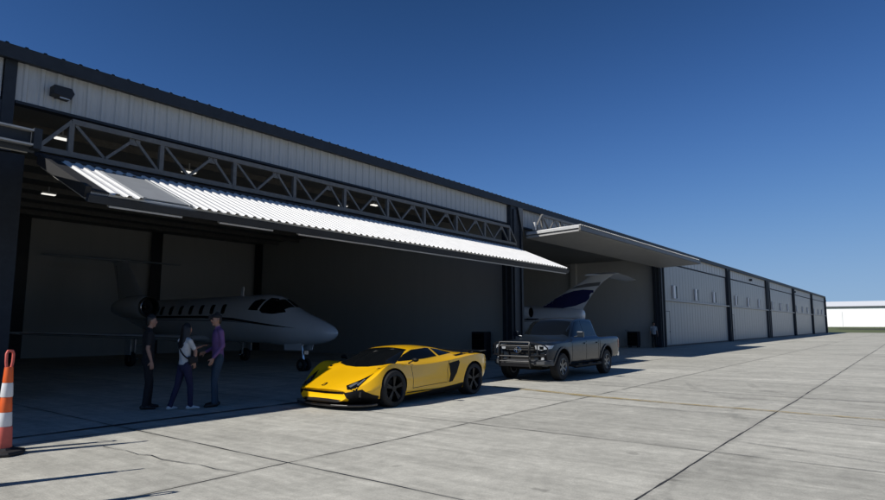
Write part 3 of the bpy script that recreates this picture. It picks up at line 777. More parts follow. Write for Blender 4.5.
for ax in ('-y', '+y'):
    for pl in ([(1.70,1.21),(2.20,1.64),(2.52,1.69),(2.54,1.22)], [(2.60,1.22),(2.59,1.69),(3.05,1.69),(3.40,1.66),(3.50,1.23)]):
        g1 = MB(); panel(g1, tv, pl, ax, .005); g1.build('side_window', M['glass'], tk, smooth=30)
    sm = MB()
    for x in (1.56, 2.56, 3.50): panel(sm, tv, [(x,.52),(x+.012,.52),(x+.012,1.15),(x,1.15)], ax, .003, .06)
    panel(sm, tv, [(1.57,.50),(1.57,.51),(3.50,.51),(3.50,.50)], ax, .003, .06)
    panel(sm, tv, [(3.62,.52),(3.645,.52),(3.645,1.14),(3.62,1.14)], ax, .003, .06)
    sm.build('door_seam', M['carblack'], tk)
    for x in (2.40, 3.34):
        h = MB(); panel(h, tv, [(x,.99),(x+.13,.995),(x+.13,1.03),(x,1.025)], ax, .03, .04, .035); h.build('door_handle', M['truck'], tk)
    for x in (TF, TR):      # flared arches
        ar = [(x+.53*math.cos(a), .42+.53*math.sin(a)) for a in np.linspace(-.12, PI+.12, 21)] + [(x+.475*math.cos(a), .42+.475*math.sin(a)) for a in np.linspace(PI+.12, -.12, 21)]
        fl = MB(); panel(fl, tv, ar, ax, .028, .06, .035); fl.build('wheel_flare', M['flare'], tk, smooth=40)
    sg = -1 if ax == '-y' else 1
    st = MB(); st.tube([(1.52, sg*.80, .42),(1.60, sg*.95, .37),(3.50, sg*.95, .37),(3.58, sg*.80, .42)], .045, 10)
    for x in (1.9, 2.6, 3.3): st.box(x-.14, x+.14, sg*.95-.05, sg*.95+.05, .405, .425)
    st.build('side_step', M['carblack'], tk, smooth=40)
    mr = MB(); mr.beam((1.80, sg*.86, 1.20), (1.80, sg*.99, 1.23), .05, .04); mr.obox((1.79, sg*1.07, 1.28), (.05,0,0), (0,.10,0), (0,0,.085))
    mo = mr.build('mirror', M['truck'], tk, bevel=.02)
    mg = MB(); mg.obox((1.843, sg*1.07, 1.28), (.004,0,0), (0,.085,0), (0,0,.07)); mg.build('mirror_glass', M['chrome'], mo)
    hl = MB(); panel(hl, tv, [(sg*.46,.985),(sg*.66,1.0),(sg*.85,.985),(sg*.86,.90),(sg*.66,.855),(sg*.48,.885)], '-x', .008, .04)
    panel(hl, tv, [(.16,.985),(.42,.99),(.30,.90),(.16,.90)], ax, .008, .04)
    ho = hl.build('headlight', M['lens'], tk, smooth=30)
    le = MB(); panel(le, tv, [(sg*.60,.965),(sg*.72,.965),(sg*.72,.88),(sg*.60,.88)], '-x', .014, .03); le.build('lens', M['glass'], ho)
    fg = MB(); fg.lathe([(.001,-.02),(.05,-.02),(.05,.03),(.001,.03)], (.12, sg*.70, .62), 'x', 16, 0); fg.build('fog_light', M['lens'], tk)
    fz = MB(); panel(fz, tv, [(sg*.54,.76),(sg*.80,.76),(sg*.80,.54),(sg*.56,.54)], '-x', .006, .04); fz.build('fog_bezel', M['carblack'], tk)
    tl = MB(); panel(tl, tv, [(sg*.76,1.08),(sg*.86,1.08),(sg*.86,.80),(sg*.76,.80)], '+x', .006, .04); panel(tl, tv, [(5.22,1.08),(5.31,1.08),(5.31,.80),(5.22,.80)], ax, .006, .04)
    tl.build('tail_lamp', M['red'], tk)
    wheel(tk, 'wheel', TF, sg*.79, TRAD, .25, .235, 6, M['rimgrey'], sg); wheel(tk, 'wheel', TR, sg*.79, TRAD, .25, .235, 6, M['rimgrey'], sg)
gr = MB(); panel(gr, tv, [(-.44,.985),(.44,.985),(.50,.88),(.40,.74),(-.40,.74),(-.50,.88)], '-x', .006, .05)
go = gr.build('grille', M['carblack'], tk)
gb = MB()
for z in (.80,.86,.92): panel(gb, tv, [(-.42,z),(.42,z),(.42,z+.016),(-.42,z+.016)], '-x', .014, .05, .012)
gb.build('grille_bars', M['flare'], go)
lo = MB(); panel(lo, tv, [(-.42,.68),(.42,.68),(.46,.52),(-.46,.52)], '-x', .006, .05); lo.build('lower_grille', M['carblack'], tk)
bp = MB(); 
bp.loft([[(x0-.02, y, .44),(x0-.09, y, .48),(x0-.09, y, .56),(x0-.02,y,.60),(x0+.10,y,.60),(x0+.10,y,.44)] for y, x0 in [(-.88,.30),(-.78,.12),(-.5,.04),(0,.01),(.5,.04),(.78,.12),(.88,.30)]])
bp.build('front_bumper', M['flare'], tk, smooth=40)
rb = MB(); rb.box(5.30, 5.46, -.84, .84, .52, .68); rb.build('rear_bumper', M['chrome'], tk, bevel=.03)
ba = MB()      # badge of three rings
def ring(mb, cy, cz, ry, rz, r, x=-.035, n=24):
    mb.tube([(x, cy+ry*math.cos(2*PI*k/n), cz+rz*math.sin(2*PI*k/n)) for k in range(n+1)], r, 6)
ring(ba, 0, .865, .105, .072, .012); ring(ba, 0, .865, .045, .070, .010); ring(ba, 0, .895, .082, .034, .010)
ba.build('badge', M['chrome'], go, smooth=50)
gd = MB()
for s_ in (-1, 1):
    gd.prism([(-.20,.38),(-.26,.46),(-.27,.98),(-.22,1.09),(-.15,1.10),(-.17,.98),(-.16,.46)], (0,s_*.47-.012,0), (1,0,0), (0,0,1), (0,1,0), .024)
    gd.tube([(-.19,s_*.47,1.07),(-.14,s_*.62,1.06),(.0,s_*.80,1.00),(.08,s_*.86,.92),(.08,s_*.87,.78),(.0,s_*.80,.72),(-.14,s_*.62,.72),(-.2,s_*.48,.72)], .021, 8)
    gd.tube([(-.14,s_*.66,1.055),(-.14,s_*.66,.72)], .016, 8); gd.beam((-.18,s_*.45,.46),(.2,s_*.45,.46),.03,.08)
for z, x in ((1.08,-.20),(.98,-.23),(.70,-.235),(.56,-.235),): gd.tube([(x,-.47,z),(x,.47,z)], .021, 8)
gd.obox((-.215,0,.47), (.012,0,0), (0,.46,0), (0,0,.05))
gd.build('grille_guard', M['guard'], tk, smooth=40)
tg = MB(); panel(tg, tv, [(-.74,1.11),(.74,1.11),(.74,.70),(-.74,.70)], '+x', .008, .08); tg.build('tailgate', M['truck'], tk)
ch = MB(); ch.box(.5, 5.0, -.45, .45, .30, .46); ch.tube([(TF,-.7,.385),(TF,.7,.385)], .05, 8); ch.tube([(TR,-.7,.385),(TR,.7,.385)], .06, 8); ch.ell((TR,0,.385),.14,.14,.14)
ch.build('chassis', M['carblack'], tk)
# ------------------------------------------------------------------ jets
M['jetgrey'] = mat('grey_fin_band', (.12,.125,.13), .3, 0, .05, 3)
def airfoil(c, th, n=9):
    up = []; lo = []
    for i in range(n):
        t = i/(n-1); x = (1-math.cos(t*PI))/2
        y = th/.2*(.2969*math.sqrt(x)-.126*x-.3516*x*x+.2843*x**3-.1015*x**4)
        up.append((x*c, y*c)); lo.append((x*c, -y*c*.75))
    return up + lo[-2:0:-1]
def wing_mb(mb, secs, vert=False):
    """secs: (span, x of leading edge, z (or y) offset, chord, thickness)"""
    rings = []
    for sp, x, z, c, th in secs:
        rings.append([(x+a, b, sp) if vert else (x+a, sp, z+b) for a, b in airfoil(c, th)])
    mb.loft(rings)
def ring(s, zc, rh, rw, n=28): return [(s, rw*math.sin(2*PI*k/n), zc+rh*math.cos(2*PI*k/n)*(1 if math.cos(2*PI*k/n) > 0 else 1.0)) for k in range(n)]
def make_jet(loc, rz, label, scheme):
    j = thing('private_jet', loc, rz, label, 'aircraft')
    F = [(0.0,1.28,.03,.03),(.12,1.29,.17,.18),(.35,1.29,.28,.30),(.8,1.33,.405,.44),(1.5,1.40,.545,.60),(1.95,1.46,.625,.69),(2.25,1.53,.70,.73),(2.75,1.68,.84,.77),(3.2,1.76,.885,.79),(3.6,1.78,.88,.80),(4.5,1.78,.88,.80),
         (7.0,1.78,.88,.80),(9.5,1.78,.88,.80),(11.0,1.84,.80,.74),(12.5,1.98,.62,.58),(14.0,2.14,.40,.36),(15.0,2.24,.22,.2),(15.5,2.30,.06,.06)]
    if scheme == 'swoosh': F = F[:-5] + [(11.0,1.84,.80,.74),(12.2,1.96,.62,.58),(13.2,2.06,.46,.42),(14.0,2.12,.34,.30),(14.1,2.12,.28,.25)]
    f = MB(); f.loft([ring(*q) for q in F]); fm = f.mesh(); fm = evaluated(fm, [subsurf(1)])
    fv = bvh_of(fm); fo = link('fuselage', fm, M['jet'], j, smooth=60)
    # cockpit glass and cabin windows
    for ax in ('-y', '+y'):
        w = MB(); panel(w, fv, [(2.06,1.98),(2.42,2.25),(2.78,2.47),(3.02,2.50),(3.18,2.06),(3.0,1.96),(2.5,1.92)], ax, .005, .06); w.build('cockpit_window', M['glass'], j, smooth=40)
        w = MB(); panel(w, fv, [(3.28,2.05),(3.14,2.44),(3.42,2.46),(3.66,2.40),(3.82,2.08)], ax, .005, .06); w.build('cockpit_window', M['glass'], j, smooth=40)
        for k in range(7):
            x = 5.35 + .74*k
            w = MB(); panel(w, fv, [(x-.10,2.30),(x+.06,2.31),(x+.14,2.28),(x+.10,1.98),(x-.03,1.94),(x-.14,1.98)], ax, .005, .06); w.build('cabin_window', M['glass'], j, smooth=40)
        sp_ = MB(); panel(sp_, fv, [(1.35,1.44),(2.6,1.58),(4.6,1.80),(6.5,1.90),(11.5,1.93),(11.5,1.83),(6.5,1.80),(4.6,1.70),(2.6,1.52)], ax, .003, .12); 
        panel(sp_, fv, [(3.6,1.60),(5.2,1.72),(11.3,1.78),(11.3,1.755),(5.2,1.69)], ax, .003, .12)
        sp_.build('stripe', M['jetdark'], j, smooth=60)
        if ax == '+y':
            e = MB()
            for pl in ([(10.55,2.35),(10.58,2.35),(10.52,1.72),(10.49,1.72)], [(11.05,2.33),(11.08,2.33),(11.05,1.74),(11.02,1.74)], [(10.55,2.38),(11.08,2.36),(11.08,2.33),(10.55,2.35)]): panel(e, fv, pl, ax, .003, .06)
            e.build('exit_outline', M['jetdark'], j)
    w = MB(); panel(w, fv, [(2.10,-.02),(2.66,-.02),(2.72,-.36),(2.18,-.40)], 'z', .005, .06); w.build('windscreen', M['glass'], j, smooth=40)
    w = MB(); panel(w, fv, [(2.10,.02),(2.66,.02),(2.72,.36),(2.18,.40)], 'z', .005, .06); w.build('windscreen', M['glass'], j, smooth=40)
    for s_ in (-1, 1):
        w = MB(); wing_mb(w, [(s_*.3,6.6,1.02,2.75,.13),(s_*.85,6.9,1.03,2.35,.13),(s_*3.2,7.5,1.14,1.75,.12),(s_*6.3,8.15,1.28,1.05,.11),(s_*6.5,8.35,1.30,.7,.10)])
        wo = w.build('wing', M['jet'], j, smooth=40)
        b = MB(); wing_mb(b, [(s_*1.0,6.88,1.035,.16,.34),(s_*6.3,8.10,1.28,.12,.34)]); b.build('deice_boot', M['jetmetal'], wo, smooth=40)
        fl = MB()
        for y in (2.4, 4.0, 5.3): fl.ell((8.9+.08*y, s_*y, 1.02+.045*y), .55, .05, .07)
        fl.build('flap_fairing', M['jet'], wo, smooth=50)
        n = MB(); cx_ = s_*1.22; cz = 2.28
        NP = [(0,.36),(.06,.42),(.35,.475),(.9,.50),(1.7,.48),(2.4,.38),(2.75,.29)]
        n.loft([[(9.85+a, cx_+r*math.sin(2*PI*k/24), cz+r*math.cos(2*PI*k/24)) for k in range(24)] for a, r in NP], 0, False)
        no = n.build('engine_nacelle', M['jet'], j, smooth=60)
        l = MB(); l.lathe([(.36,9.85),(.335,9.92),(.345,9.81),(.37,9.77),(.40,9.78),(.425,9.83),(.43,9.91),(.36,9.85)], (0, cx_, cz), 'x', 28, 0, False); l.build('intake_lip', M['jetmetal'], no, smooth=60)
        k_ = MB(); k_.lathe([(.001,10.0),(.10,10.06),(.12,10.25),(.34,10.25),(.355,9.87),(.345,10.24),(.001,10.28)], (0, cx_, cz), 'x', 24, 0, False)
        ek = MB(); ek.lathe([(.285,12.59),(.28,12.2),(.001,12.15)], (0, cx_, cz), 'x', 24, 0, False); ek.build('exhaust', M['black'], no, smooth=40)
        k_.build('intake_fan', M['black'], no, smooth=40)
        p = MB(); wing_mb(p, [(s_*.45,10.4,2.25,1.7,.10),(s_*.85,10.45,2.28,1.6,.10)]); p.build('pylon', M['jet'], j, smooth=40)
        if scheme == 'swoosh':
            for q_ in (no, kids(j)[-1]): q_.location.x = -1.3
        # main gear
        g = MB(); g.tube([(8.5,s_*2.35,1.05),(8.55,s_*2.35,.30)], .055, 10); g.tube([(8.5,s_*2.35,.75),(8.45,s_*1.5,1.0)], .03, 8); g.tube([(8.55,s_*2.2,.27),(8.55,s_*2.5,.27)], .04, 8)
        go_ = g.build('main_gear_leg', M['jetmetal'], j, smooth=50)
        t = MB(); t.lathe([(.12,-.09),(.25,-.10),(.275,-.05),(.275,.05),(.25,.10),(.12,.09),(.12,-.09)], (8.55,s_*2.48,.277), 'y', 24, 0, False); t.lathe([(.001,-.05),(.12,-.06),(.12,.06),(.001,.05)], (8.55,s_*2.48,.277), 'y', 18, 1)
        t.build('wheel', [M['tyre'], M['jetmetal']], go_, smooth=50)
        d = MB(); d.obox((8.5,s_*2.62,.72), (.22,0,0), (0,.012,0), (0,0,.28)); d.build('gear_door', M['jet'], go_)
    b = MB(); b.loft([[(5.7+a, y*(.95), 1.02+z) for y, z in ((-.55*k,.15*k),(-.4*k,-.12*k),(0,-.2*k),(.4*k,-.12*k),(.55*k,.15*k),(0,.3*k))] for a, k in ((0,.15),(.6,.8),(1.6,1.1),(3.4,1.1),(4.6,.8),(5.6,.15))])
    b.build('belly_fairing', M['jet'], j, smooth=60)
    # fin and tailplane
    sw = scheme == 'swoosh'; TZ = 4.42 if sw else 4.60
    fn = MB(); wing_mb(fn, [(2.2,10.4,0,3.5,.07),(2.5,11.05,0,3.0,.09),(2.95,11.95,0,2.4,.09),(3.6,13.15,0,1.72,.09),(4.0,13.9,0,1.4,.09),(4.42,14.6,0,1.4,.09)] if sw else [(2.3,12.1,0,3.0,.09),(2.75,12.75,0,2.45,.10),(3.6,13.6,0,1.95,.10),(4.6,14.6,0,1.42,.10)], True)
    fnm = fn.mesh(); fno = link('fin', fnm, M['jet'], j, smooth=40); fnv = bvh_of(fnm)
    ds = MB(); ds.prism([(10.9,2.5),(12.6,2.75),(13.0,2.4)], (0,-.05,0), (1,0,0), (0,0,1), (0,1,0), .1); ds.build('dorsal_fairing', M['jet'], j) if not sw else None
    for s_ in (-1, 1):
        t = MB(); wing_mb(t, [(s_*.02,14.5,TZ,1.7,.13),(s_*1.2,14.9,TZ-.10,1.4,.13),(s_*2.6,15.35,TZ-.24,.9,.11)] if sw else [(s_*.02,14.55,TZ,1.45,.10),(s_*1.2,14.9,TZ+.03,1.15,.10),(s_*3.2,15.45,TZ+.08,.7,.09)])
        t.build('tailplane', M['jet'], j, smooth=40)
    bu = MB(); bu.loft([[(14.3+a, r*math.sin(2*PI*k/12), TZ+.01+.8*r*math.cos(2*PI*k/12)) for k in range(12)] for a, r in ((0,.02),(.3,.10),(1.0,.11),(1.8,.05),(1.95,.01))]); bu.build('fin_tip_fairing', M['jet'], j, smooth=60)
    for ax in ('-y', '+y'):
        if not sw: ru = MB(); panel(ru, fnv, [(15.12,2.55),(15.16,2.55),(15.62,4.4),(15.58,4.4)], ax, .004, .15); ru.build('rudder_gap', M['jetdark'], fno)
        if scheme == 'swoosh':
            q = MB(); panel(q, fnv, [(11.15,2.50),(11.7,2.80),(12.3,3.10),(12.9,3.36),(13.5,3.52),(14.1,3.58),(14.82,3.52),(14.6,3.22),(14.22,2.88),(13.6,2.66),(12.8,2.53),(12.0,2.48)], ax, .006, .12); q.build('fin_swoosh', M['jetblue'], fno)
            q = MB(); panel(q, fnv, [(13.30,3.64),(13.7,3.80),(14.3,3.92),(15.15,3.98),(15.05,3.78),(14.3,3.72)], ax, .006, .12); q.build('fin_stripe', M['jetgrey'], fno)
    a = MB(); a.prism([(5.2,2.62),(5.4,2.62),(5.28,2.98),(5.16,2.98)], (0,-.012,0), (1,0,0), (0,0,1), (0,1,0), .024); a.build('antenna', M['jet'], j)
    # nose gear
    g = MB(); g.tube([(1.75,0,1.0),(1.6,0,.22)], .045, 10); g.tube([(1.7,0,.75),(2.3,0,1.0)], .022, 8); g.tube([(1.6,-.10,.21),(1.6,.10,.21)], .03, 8); g.obox((1.52,0,.62), (.03,0,0), (0,.09,0), (0,0,.06))
    go_ = g.build('nose_gear_leg', M['jetmetal'], j, smooth=50)
    for s_ in (-1, 1):
        t = MB(); t.lathe([(.10,-.05),(.19,-.06),(.21,-.03),(.21,.03),(.19,.06),(.10,.05),(.10,-.05)], (1.6,s_*.11,.212), 'y', 22, 0, False); t.lathe([(.001,-.03),(.10,-.04),(.10,.04),(.001,.03)], (1.6,s_*.11,.212), 'y', 16, 1)
        t.build('wheel', [M['tyre'], M['jetmetal']], go_, smooth=50)
        d = MB(); d.obox((1.9,s_*.26,.86), (.45,0,0), (0,.01,.0), (0,s_*.04,.16)); d.build('gear_door', M['jet'], go_)
    return j
make_jet((13.75, 14.9, 0), PI/2, 'white twin engine private jet with dark cabin windows, nose out in the first open hangar', 'plain')
jb = make_jet((33.0, 29.2, 0), -PI/2, 'aircraft with a dark blue swoosh on its white tail, in the second open hangar', 'swoosh')

# ------------------------------------------------------------------ loose things
dl = thing('traffic_delineator', (2.78, 8.83, 0), .35, 'tall orange and white traffic delineator with a handle loop and black rubber base', 'traffic cone', 'traffic delineators in a line across the apron')
def conep(z): return .086 - .042*z/1.05
def seg(z0, z1, name, m, extra=0):
    b = MB(); b.lathe([(conep(z0)-.02, z0), (conep(z0)+extra, z0+.0), (conep(z0)+extra+.004, z0+.012), (conep(z1)+extra+.002, z1-.012), (conep(z1)+extra, z1), (conep(z1)-.02, z1)], (0,0,0), 'z', 28); b.build(name, m, dl, smooth=40)
seg(.06, .33, 'lower_sleeve', M['faded'], .012); seg(.332, .50, 'reflective_band', M['band'], .004); seg(.502, .68, 'sleeve', M['orange']); seg(.682, .85, 'reflective_band', M['band'], .004); seg(.852, 1.04, 'sleeve', M['orange'])
b = MB(); b.tube([(-.028,0,1.02),(-.042,0,1.10),(-.044,0,1.20),(-.03,0,1.232),(.03,0,1.232),(.044,0,1.20),(.042,0,1.10),(.028,0,1.02)], .017, 10); b.build('handle', M['faded'], dl, smooth=60)
b = MB()
oc = lambda r, z: [(r*math.cos(PI/8+PI/4*k), r*math.sin(PI/8+PI/4*k), z) for k in range(8)]
b.loft([oc(.245,.005), oc(.25,.03), oc(.235,.05), oc(.15,.062), oc(.12,.085)]); b.build('base', M['rubber'], dl, bevel=.006)

for x_, y_, lb in ((1.95, 7.3, 'orange and white traffic delineator third in the line, out of frame on the left'), (1.70, 6.13, 'orange and white traffic delineator nearest the camera, last in the line'), (2.55, 9.2, 'orange and white traffic delineator farthest from the camera, first in the line')):
    c_ = copy_tree(dl); c_.location = (x_, y_, 0); c_.rotation_euler.z = x_*3; c_['label'] = lb
def cabinet(loc, rz, label, w, d, h, cart=False):
    t = thing('tool_cabinet', loc, rz, label, 'tool cabinet')
    b = MB(); b.box(-w/2, w/2, -d/2, d/2, .12, h); b.build('body', M['black'], t, bevel=.015)
    for i in range(4):
        z0 = .18 + (h-.26)/4*i; q = MB(); q.box(-w/2+.03, w/2-.03, -d/2-.018, -d/2-.002, z0, z0+(h-.26)/4-.025); q.box(-w/2+.1, w/2-.1, -d/2-.04, -d/2-.019, z0+(h-.26)/4-.06, z0+(h-.26)/4-.04)
        q.build('drawer', M['carblack'], t)
    for sx in (-1, 1):
        for sy in (-1, 1):
            q = MB(); q.lathe([(.001,-.02),(.055,-.02),(.055,.02),(.001,.02)], (sx*(w/2-.08), sy*(d/2-.08), .056), 'y', 14); q.box(sx*(w/2-.08)-.03, sx*(w/2-.08)+.03, sy*(d/2-.08)-.03, sy*(d/2-.08)+.03, .10, .119); q.build('castor', M['rubber'], t)
    if cart:
        q = MB(); q.tube([(-w/2,-.2,h-.05),(-w/2-.16,-.2,h+.10),(-w/2-.16,.2,h+.10),(-w/2,.2,h-.05)], .015, 8); q.build('push_handle', M['steel'], t)
cabinet((22.75, 15.35, 0), -PI/2, 'black upright tool cabinet against the partition behind the yellow sports car', .7, .5, 1.25)
cabinet((42.0, 15.6, 0), -PI/2, 'black tool cart with a push handle by the second hangar wall', .75, .5, 1.1, True)
# ------------------------------------------------------------------ people
SKIN = mat('skin', (.36,.20,.14), .55, 0, .06, 20)
def cloth(name, c, v=.16): return mat(name, c, .85, 0, v, 9, .25, 26)
C_BLACK = cloth('black_cotton', (.012,.012,.014)); C_DARK = cloth('dark_trousers', (.010,.010,.013)); C_WHITE = cloth('white_cotton', (.52,.53,.52)); C_NAVY = cloth('navy_trousers', (.018,.018,.055))
C_PURPLE = cloth('purple_cotton', (.155,.08,.21)); C_JEANS = cloth('blue_denim', (.030,.055,.085)); C_GREY = cloth('pale_grey_cotton', (.30,.32,.34))
HAIR = mat('black_hair', (.009,.008,.008), .5, 0, .3, 40); SHOE_B = mat('black_shoe', (.012,.012,.012), .5); SHOE_W = mat('white_sneaker', (.6,.6,.58), .5); EYE = mat('eye_and_brow', (.02,.015,.012), .5); LIP = mat('lip', (.25,.10,.08), .5)

def seg_field(chains):
    """voxel-merged body: chains = [(tag, [(point, rx, ry or None)...])]; tags pick the material"""
    mb = MB(); segs = []
    for tg, pts in chains:
        P = [Vector(p[0]) for p in pts]
        rings = []; n = 14
        for i, p in enumerate(P):
            d = P[min(i+1,len(P)-1)] - P[max(i-1,0)]
            d = d.normalized() if d.length > 1e-6 else Vector((0,0,1))
            side = pts[i][3] if len(pts[i]) > 3 else None
            a = Vector(side) if side is not None else (d.cross(Vector((0,1,0))) if abs(d.y) < .9 else d.cross(Vector((1,0,0))))
            a = (a - d*a.dot(d)).normalized(); b = d.cross(a)
            rx = pts[i][1]; ry = pts[i][2] if len(pts[i]) > 2 and pts[i][2] else rx
            rings.append([p + a*math.cos(2*PI*k/n)*rx + b*math.sin(2*PI*k/n)*ry for k in range(n)])
        def capring(i, sgn):
            p = P[i]; q = P[1] if i == 0 else P[-2]; d = (p-q).normalized(); rr = min(pts[i][1], pts[i][2] if len(pts[i]) > 2 and pts[i][2] else pts[i][1])
            return [[p + (v-p)*.72 + d*rr*.6 for v in rings[i]], [p + (v-p)*.25 + d*rr*.92 for v in rings[i]]]
        c0 = capring(0, 1); c1 = capring(len(P)-1, 1)
        mb.loft([c0[1], c0[0]] + rings + c1)
        for i in range(len(P)-1): segs.append((tg, P[i], P[i+1], pts[i][1] if len(pts[i])<3 or not pts[i][2] else (pts[i][1]+pts[i][2])/2, pts[i+1][1] if len(pts[i+1])<3 or not pts[i+1][2] else (pts[i+1][1]+pts[i+1][2])/2))
    return mb, segs
def body_mesh(chains, tags, vox=.0085):
    mb, segs = seg_field(chains)
    me = mb.mesh('person')
    def rem(o):
        m = o.modifiers.new('r', 'REMESH'); m.mode = 'VOXEL'; m.voxel_size = vox
        s = o.modifiers.new('s', 'SMOOTH'); s.factor = .5; s.iterations = 4
    me = evaluated(me, [rem])
    n = len(me.polygons); ctr = np.empty(n*3); me.polygons.foreach_get('center', ctr); ctr = ctr.reshape(-1, 3)
    best = np.full(n, 1e9); idx = np.zeros(n, int)
    for tg, a, b, ra, rb in segs:
        a_ = np.array(a); ab = np.array(b) - a_; L2 = max(ab.dot(ab), 1e-9)
        t = np.clip((ctr-a_).dot(ab)/L2, 0, 1); d = np.linalg.norm(ctr-(a_+t[:,None]*ab), axis=1) - (ra + (rb-ra)*t)
        w = d < best; best[w] = d[w]; idx[w] = tags.index(tg)
    me.materials.clear()
    me.polygons.foreach_set('material_index', idx.astype(np.int32)); me.update()
    return me
def lerp(a, b, t): return tuple(x+(y-x)*t for x, y in zip(a, b))
def hand(wr, d, palm_n, sc=1.0, curl=.5, tag_='skin'):
    """palm, four fingers and a thumb from the wrist; d: pointing direction, palm_n: palm normal"""
    wr = Vector(wr); d = Vector(d).normalized(); n = Vector(palm_n); n = (n - d*n.dot(d)).normalized(); s = d.cross(n)
    ch = [(tag_, [(wr, .026*sc, .021*sc, s), (wr+d*.035*sc, .036*sc, .017*sc, s), (wr+d*.085*sc, .041*sc, .015*sc, s)])]
    for i, (o, L_) in enumerate(((-.030,.066),(-.010,.076),(.010,.071),(.029,.055))):
        p = wr + d*.09*sc + s*o*sc; q = [p]; dd = d.copy()
        for j in range(3):
            dd = (dd + n*curl*(.35+.35*j)).normalized(); p = p + dd*L_*sc*(.42,.33,.25)[j]; q.append(p)
        ch.append((tag_, [(q[0], .0098*sc), (q[1], .0092*sc), (q[2], .0086*sc), (q[3], .0075*sc)]))
    p = wr + d*.03*sc - s*.032*sc; a = (d*.6 - s*.7 + n*.35).normalized(); b = (d*.9 - s*.25 + n*.4).normalized()
    ch.append((tag_, [(p, .013*sc), (p+a*.035*sc, .0115*sc), (p+a*.035*sc+b*.032*sc, .0095*sc)]))
    return ch
def person(loc, rz, h, label, top, legs, shoes, sleeve, hairfn, arms, feet, lean=0, slim=1.0, mats=None, bag=None, head_turn=0, group=None):
    """faces +x in its own frame, left is +y. arms: {side: (elbow, wrist, dir, palm normal, curl)}; feet: {side: (x, y, lift)}"""
    k = h/1.75; t = thing('person', loc, rz, label, 'person', group)
    S = lambda *p: tuple(c*k for c in p)
    lx = lean
    pel = (0,0,.93); ch_ = []
    W_ = slim
    ch_.append(('legs', [(S(.0,0,.86), .115*k, .135*k*W_, (1,0,0)), (S(0,0,.95), .105*k, .155*k*W_, (1,0,0)), (S(.005,0,1.02), .098*k, .148*k*W_, (1,0,0))]))
    ch_.append(('top', [(S(.0,0,.955), .108*k, .158*k*W_, (1,0,0)), (S(.005,0,1.03), .102*k, .148*k*W_, (1,0,0)), (S(.0+lx*.2,0,1.13), .104*k, .146*k*W_, (1,0,0)), (S(-.005+lx*.5,0,1.27), .115*k, .165*k*W_, (1,0,0)), (S(-.015+lx*.8,0,1.38), .105*k, .170*k*W_, (1,0,0)), (S(-.02+lx,0,1.455), .065*k, .115*k*W_, (1,0,0))]))
    ch_.append(('top', [(S(-.015+lx,.05,1.455), .05*k), (S(-.018+lx,.165*W_,1.425), .055*k)])); ch_.append(('top', [(S(-.015+lx,-.05,1.455), .05*k), (S(-.018+lx,-.165*W_,1.425), .055*k)]))
    ch_.append(('skin', [(S(-.012+lx,0,1.45), .056*k), (S(.0+lx,0,1.50), .052*k), (S(.012+lx,0,1.56), .052*k)]))
    hx, hz = .022+lx*1.1, 1.645
    c, s_ = math.cos(head_turn), math.sin(head_turn)
    H_ = lambda x, y, z: S(hx + x*c - y*s_, x*s_ + y*c, hz + z)
    fx = (c, s_, 0)
    ch_.append(('skin', [(H_(.008,0,-.075), .062*k, .050*k, fx), (H_(.006,0,-.035), .082*k, .066*k, fx), (H_(-.002,0,.02), .094*k, .075*k, fx), (H_(-.008,0,.055), .090*k, .073*k, fx), (H_(-.008,0,.078), .072*k, .06*k, fx)]))
    ch_.append(('skin', [(H_(.045,0,-.075), .030*k), (H_(.062,0,-.092), .024*k)]))            # jaw and chin
    ch_.append(('skin', [(H_(.088,0,.012), .009*k), (H_(.104,0,-.022), .013*k)]))              # nose
    for y in (-1, 1):
        ch_.append(('skin', [(H_(-.008,.076*y,.012), .012*k, .02*k, fx), (H_(-.012,.078*y,-.022), .010*k, .014*k, fx)]))
        ch_.append(('eye', [(H_(.083,.026*y,.006), .0085*k), (H_(.081,.036*y,.006), .0085*k)]))
        ch_.append(('eye', [(H_(.090,.018*y,.030), .006*k), (H_(.082,.044*y,.030), .006*k)]))
    ch_.append(('lip', [(H_(.083,-.018,-.052), .0085*k), (H_(.090,0,-.052), .009*k), (H_(.083,.018,-.052), .0085*k)]))
    for sd in (-1, 1):
        fx_, fy, lift, fdir = feet[sd]
        hip = S(0, .085*sd*W_, .90); kn = S(fx_*.55+.035, (.085*W_+(abs(fy)-.085)*.5)*sd, .49+lift*.4); an = S(fx_, fy, .085+lift)
        ch_.append(('legs', [(hip, .092*k, .098*k*W_, (1,0,0)), (lerp(hip, kn, .4), .083*k, .080*k, (1,0,0)), (kn, .064*k, .062*k, (1,0,0)), (lerp(kn, an, .35), .062*k, .06*k, (1,0,0)), (lerp(kn, an, .85), .052*k, .05*k, (1,0,0)), (an, .054*k, .05*k, (1,0,0))]))
        fd = Vector((math.cos(fdir), math.sin(fdir), 0)); a = Vector(an); up = Vector((0,0,1)); sdv = up.cross(fd)
        b0 = Vector((a.x, a.y, lift*k)) 
        ch_.append(('shoe', [(b0 - fd*.055*k + up*.045*k, .036*k, .04*k, sdv), (b0 + fd*.02*k + up*.048*k, .042*k, .046*k, sdv), (b0 + fd*.11*k + up*.036*k, .046*k, .032*k, sdv), (b0 + fd*.175*k + up*.028*k, .038*k, .024*k, sdv)]))
        el, wr, hd, pn, curl = arms[sd]
        sh = S(-.018+lx, .185*W_*sd, 1.42); el = S(*el); wr = S(*wr)
        up_tag = 'top'
        ch_.append(('top', [(sh, .056*k), (lerp(sh, el, .5), .050*k), (lerp(sh, el, .72 if sleeve == 'short' else 1), .047*k if sleeve == 'short' else .042*k)]))
        ft = 'skin' if sleeve == 'short' else 'top'
        ch_.append((ft, [(lerp(sh, el, .6), .042*k), (el, .038*k), (lerp(el, wr, .4), .037*k), (lerp(el, wr, .93 if sleeve != 'short' else 1), .026*k if sleeve == 'short' else .032*k)]))
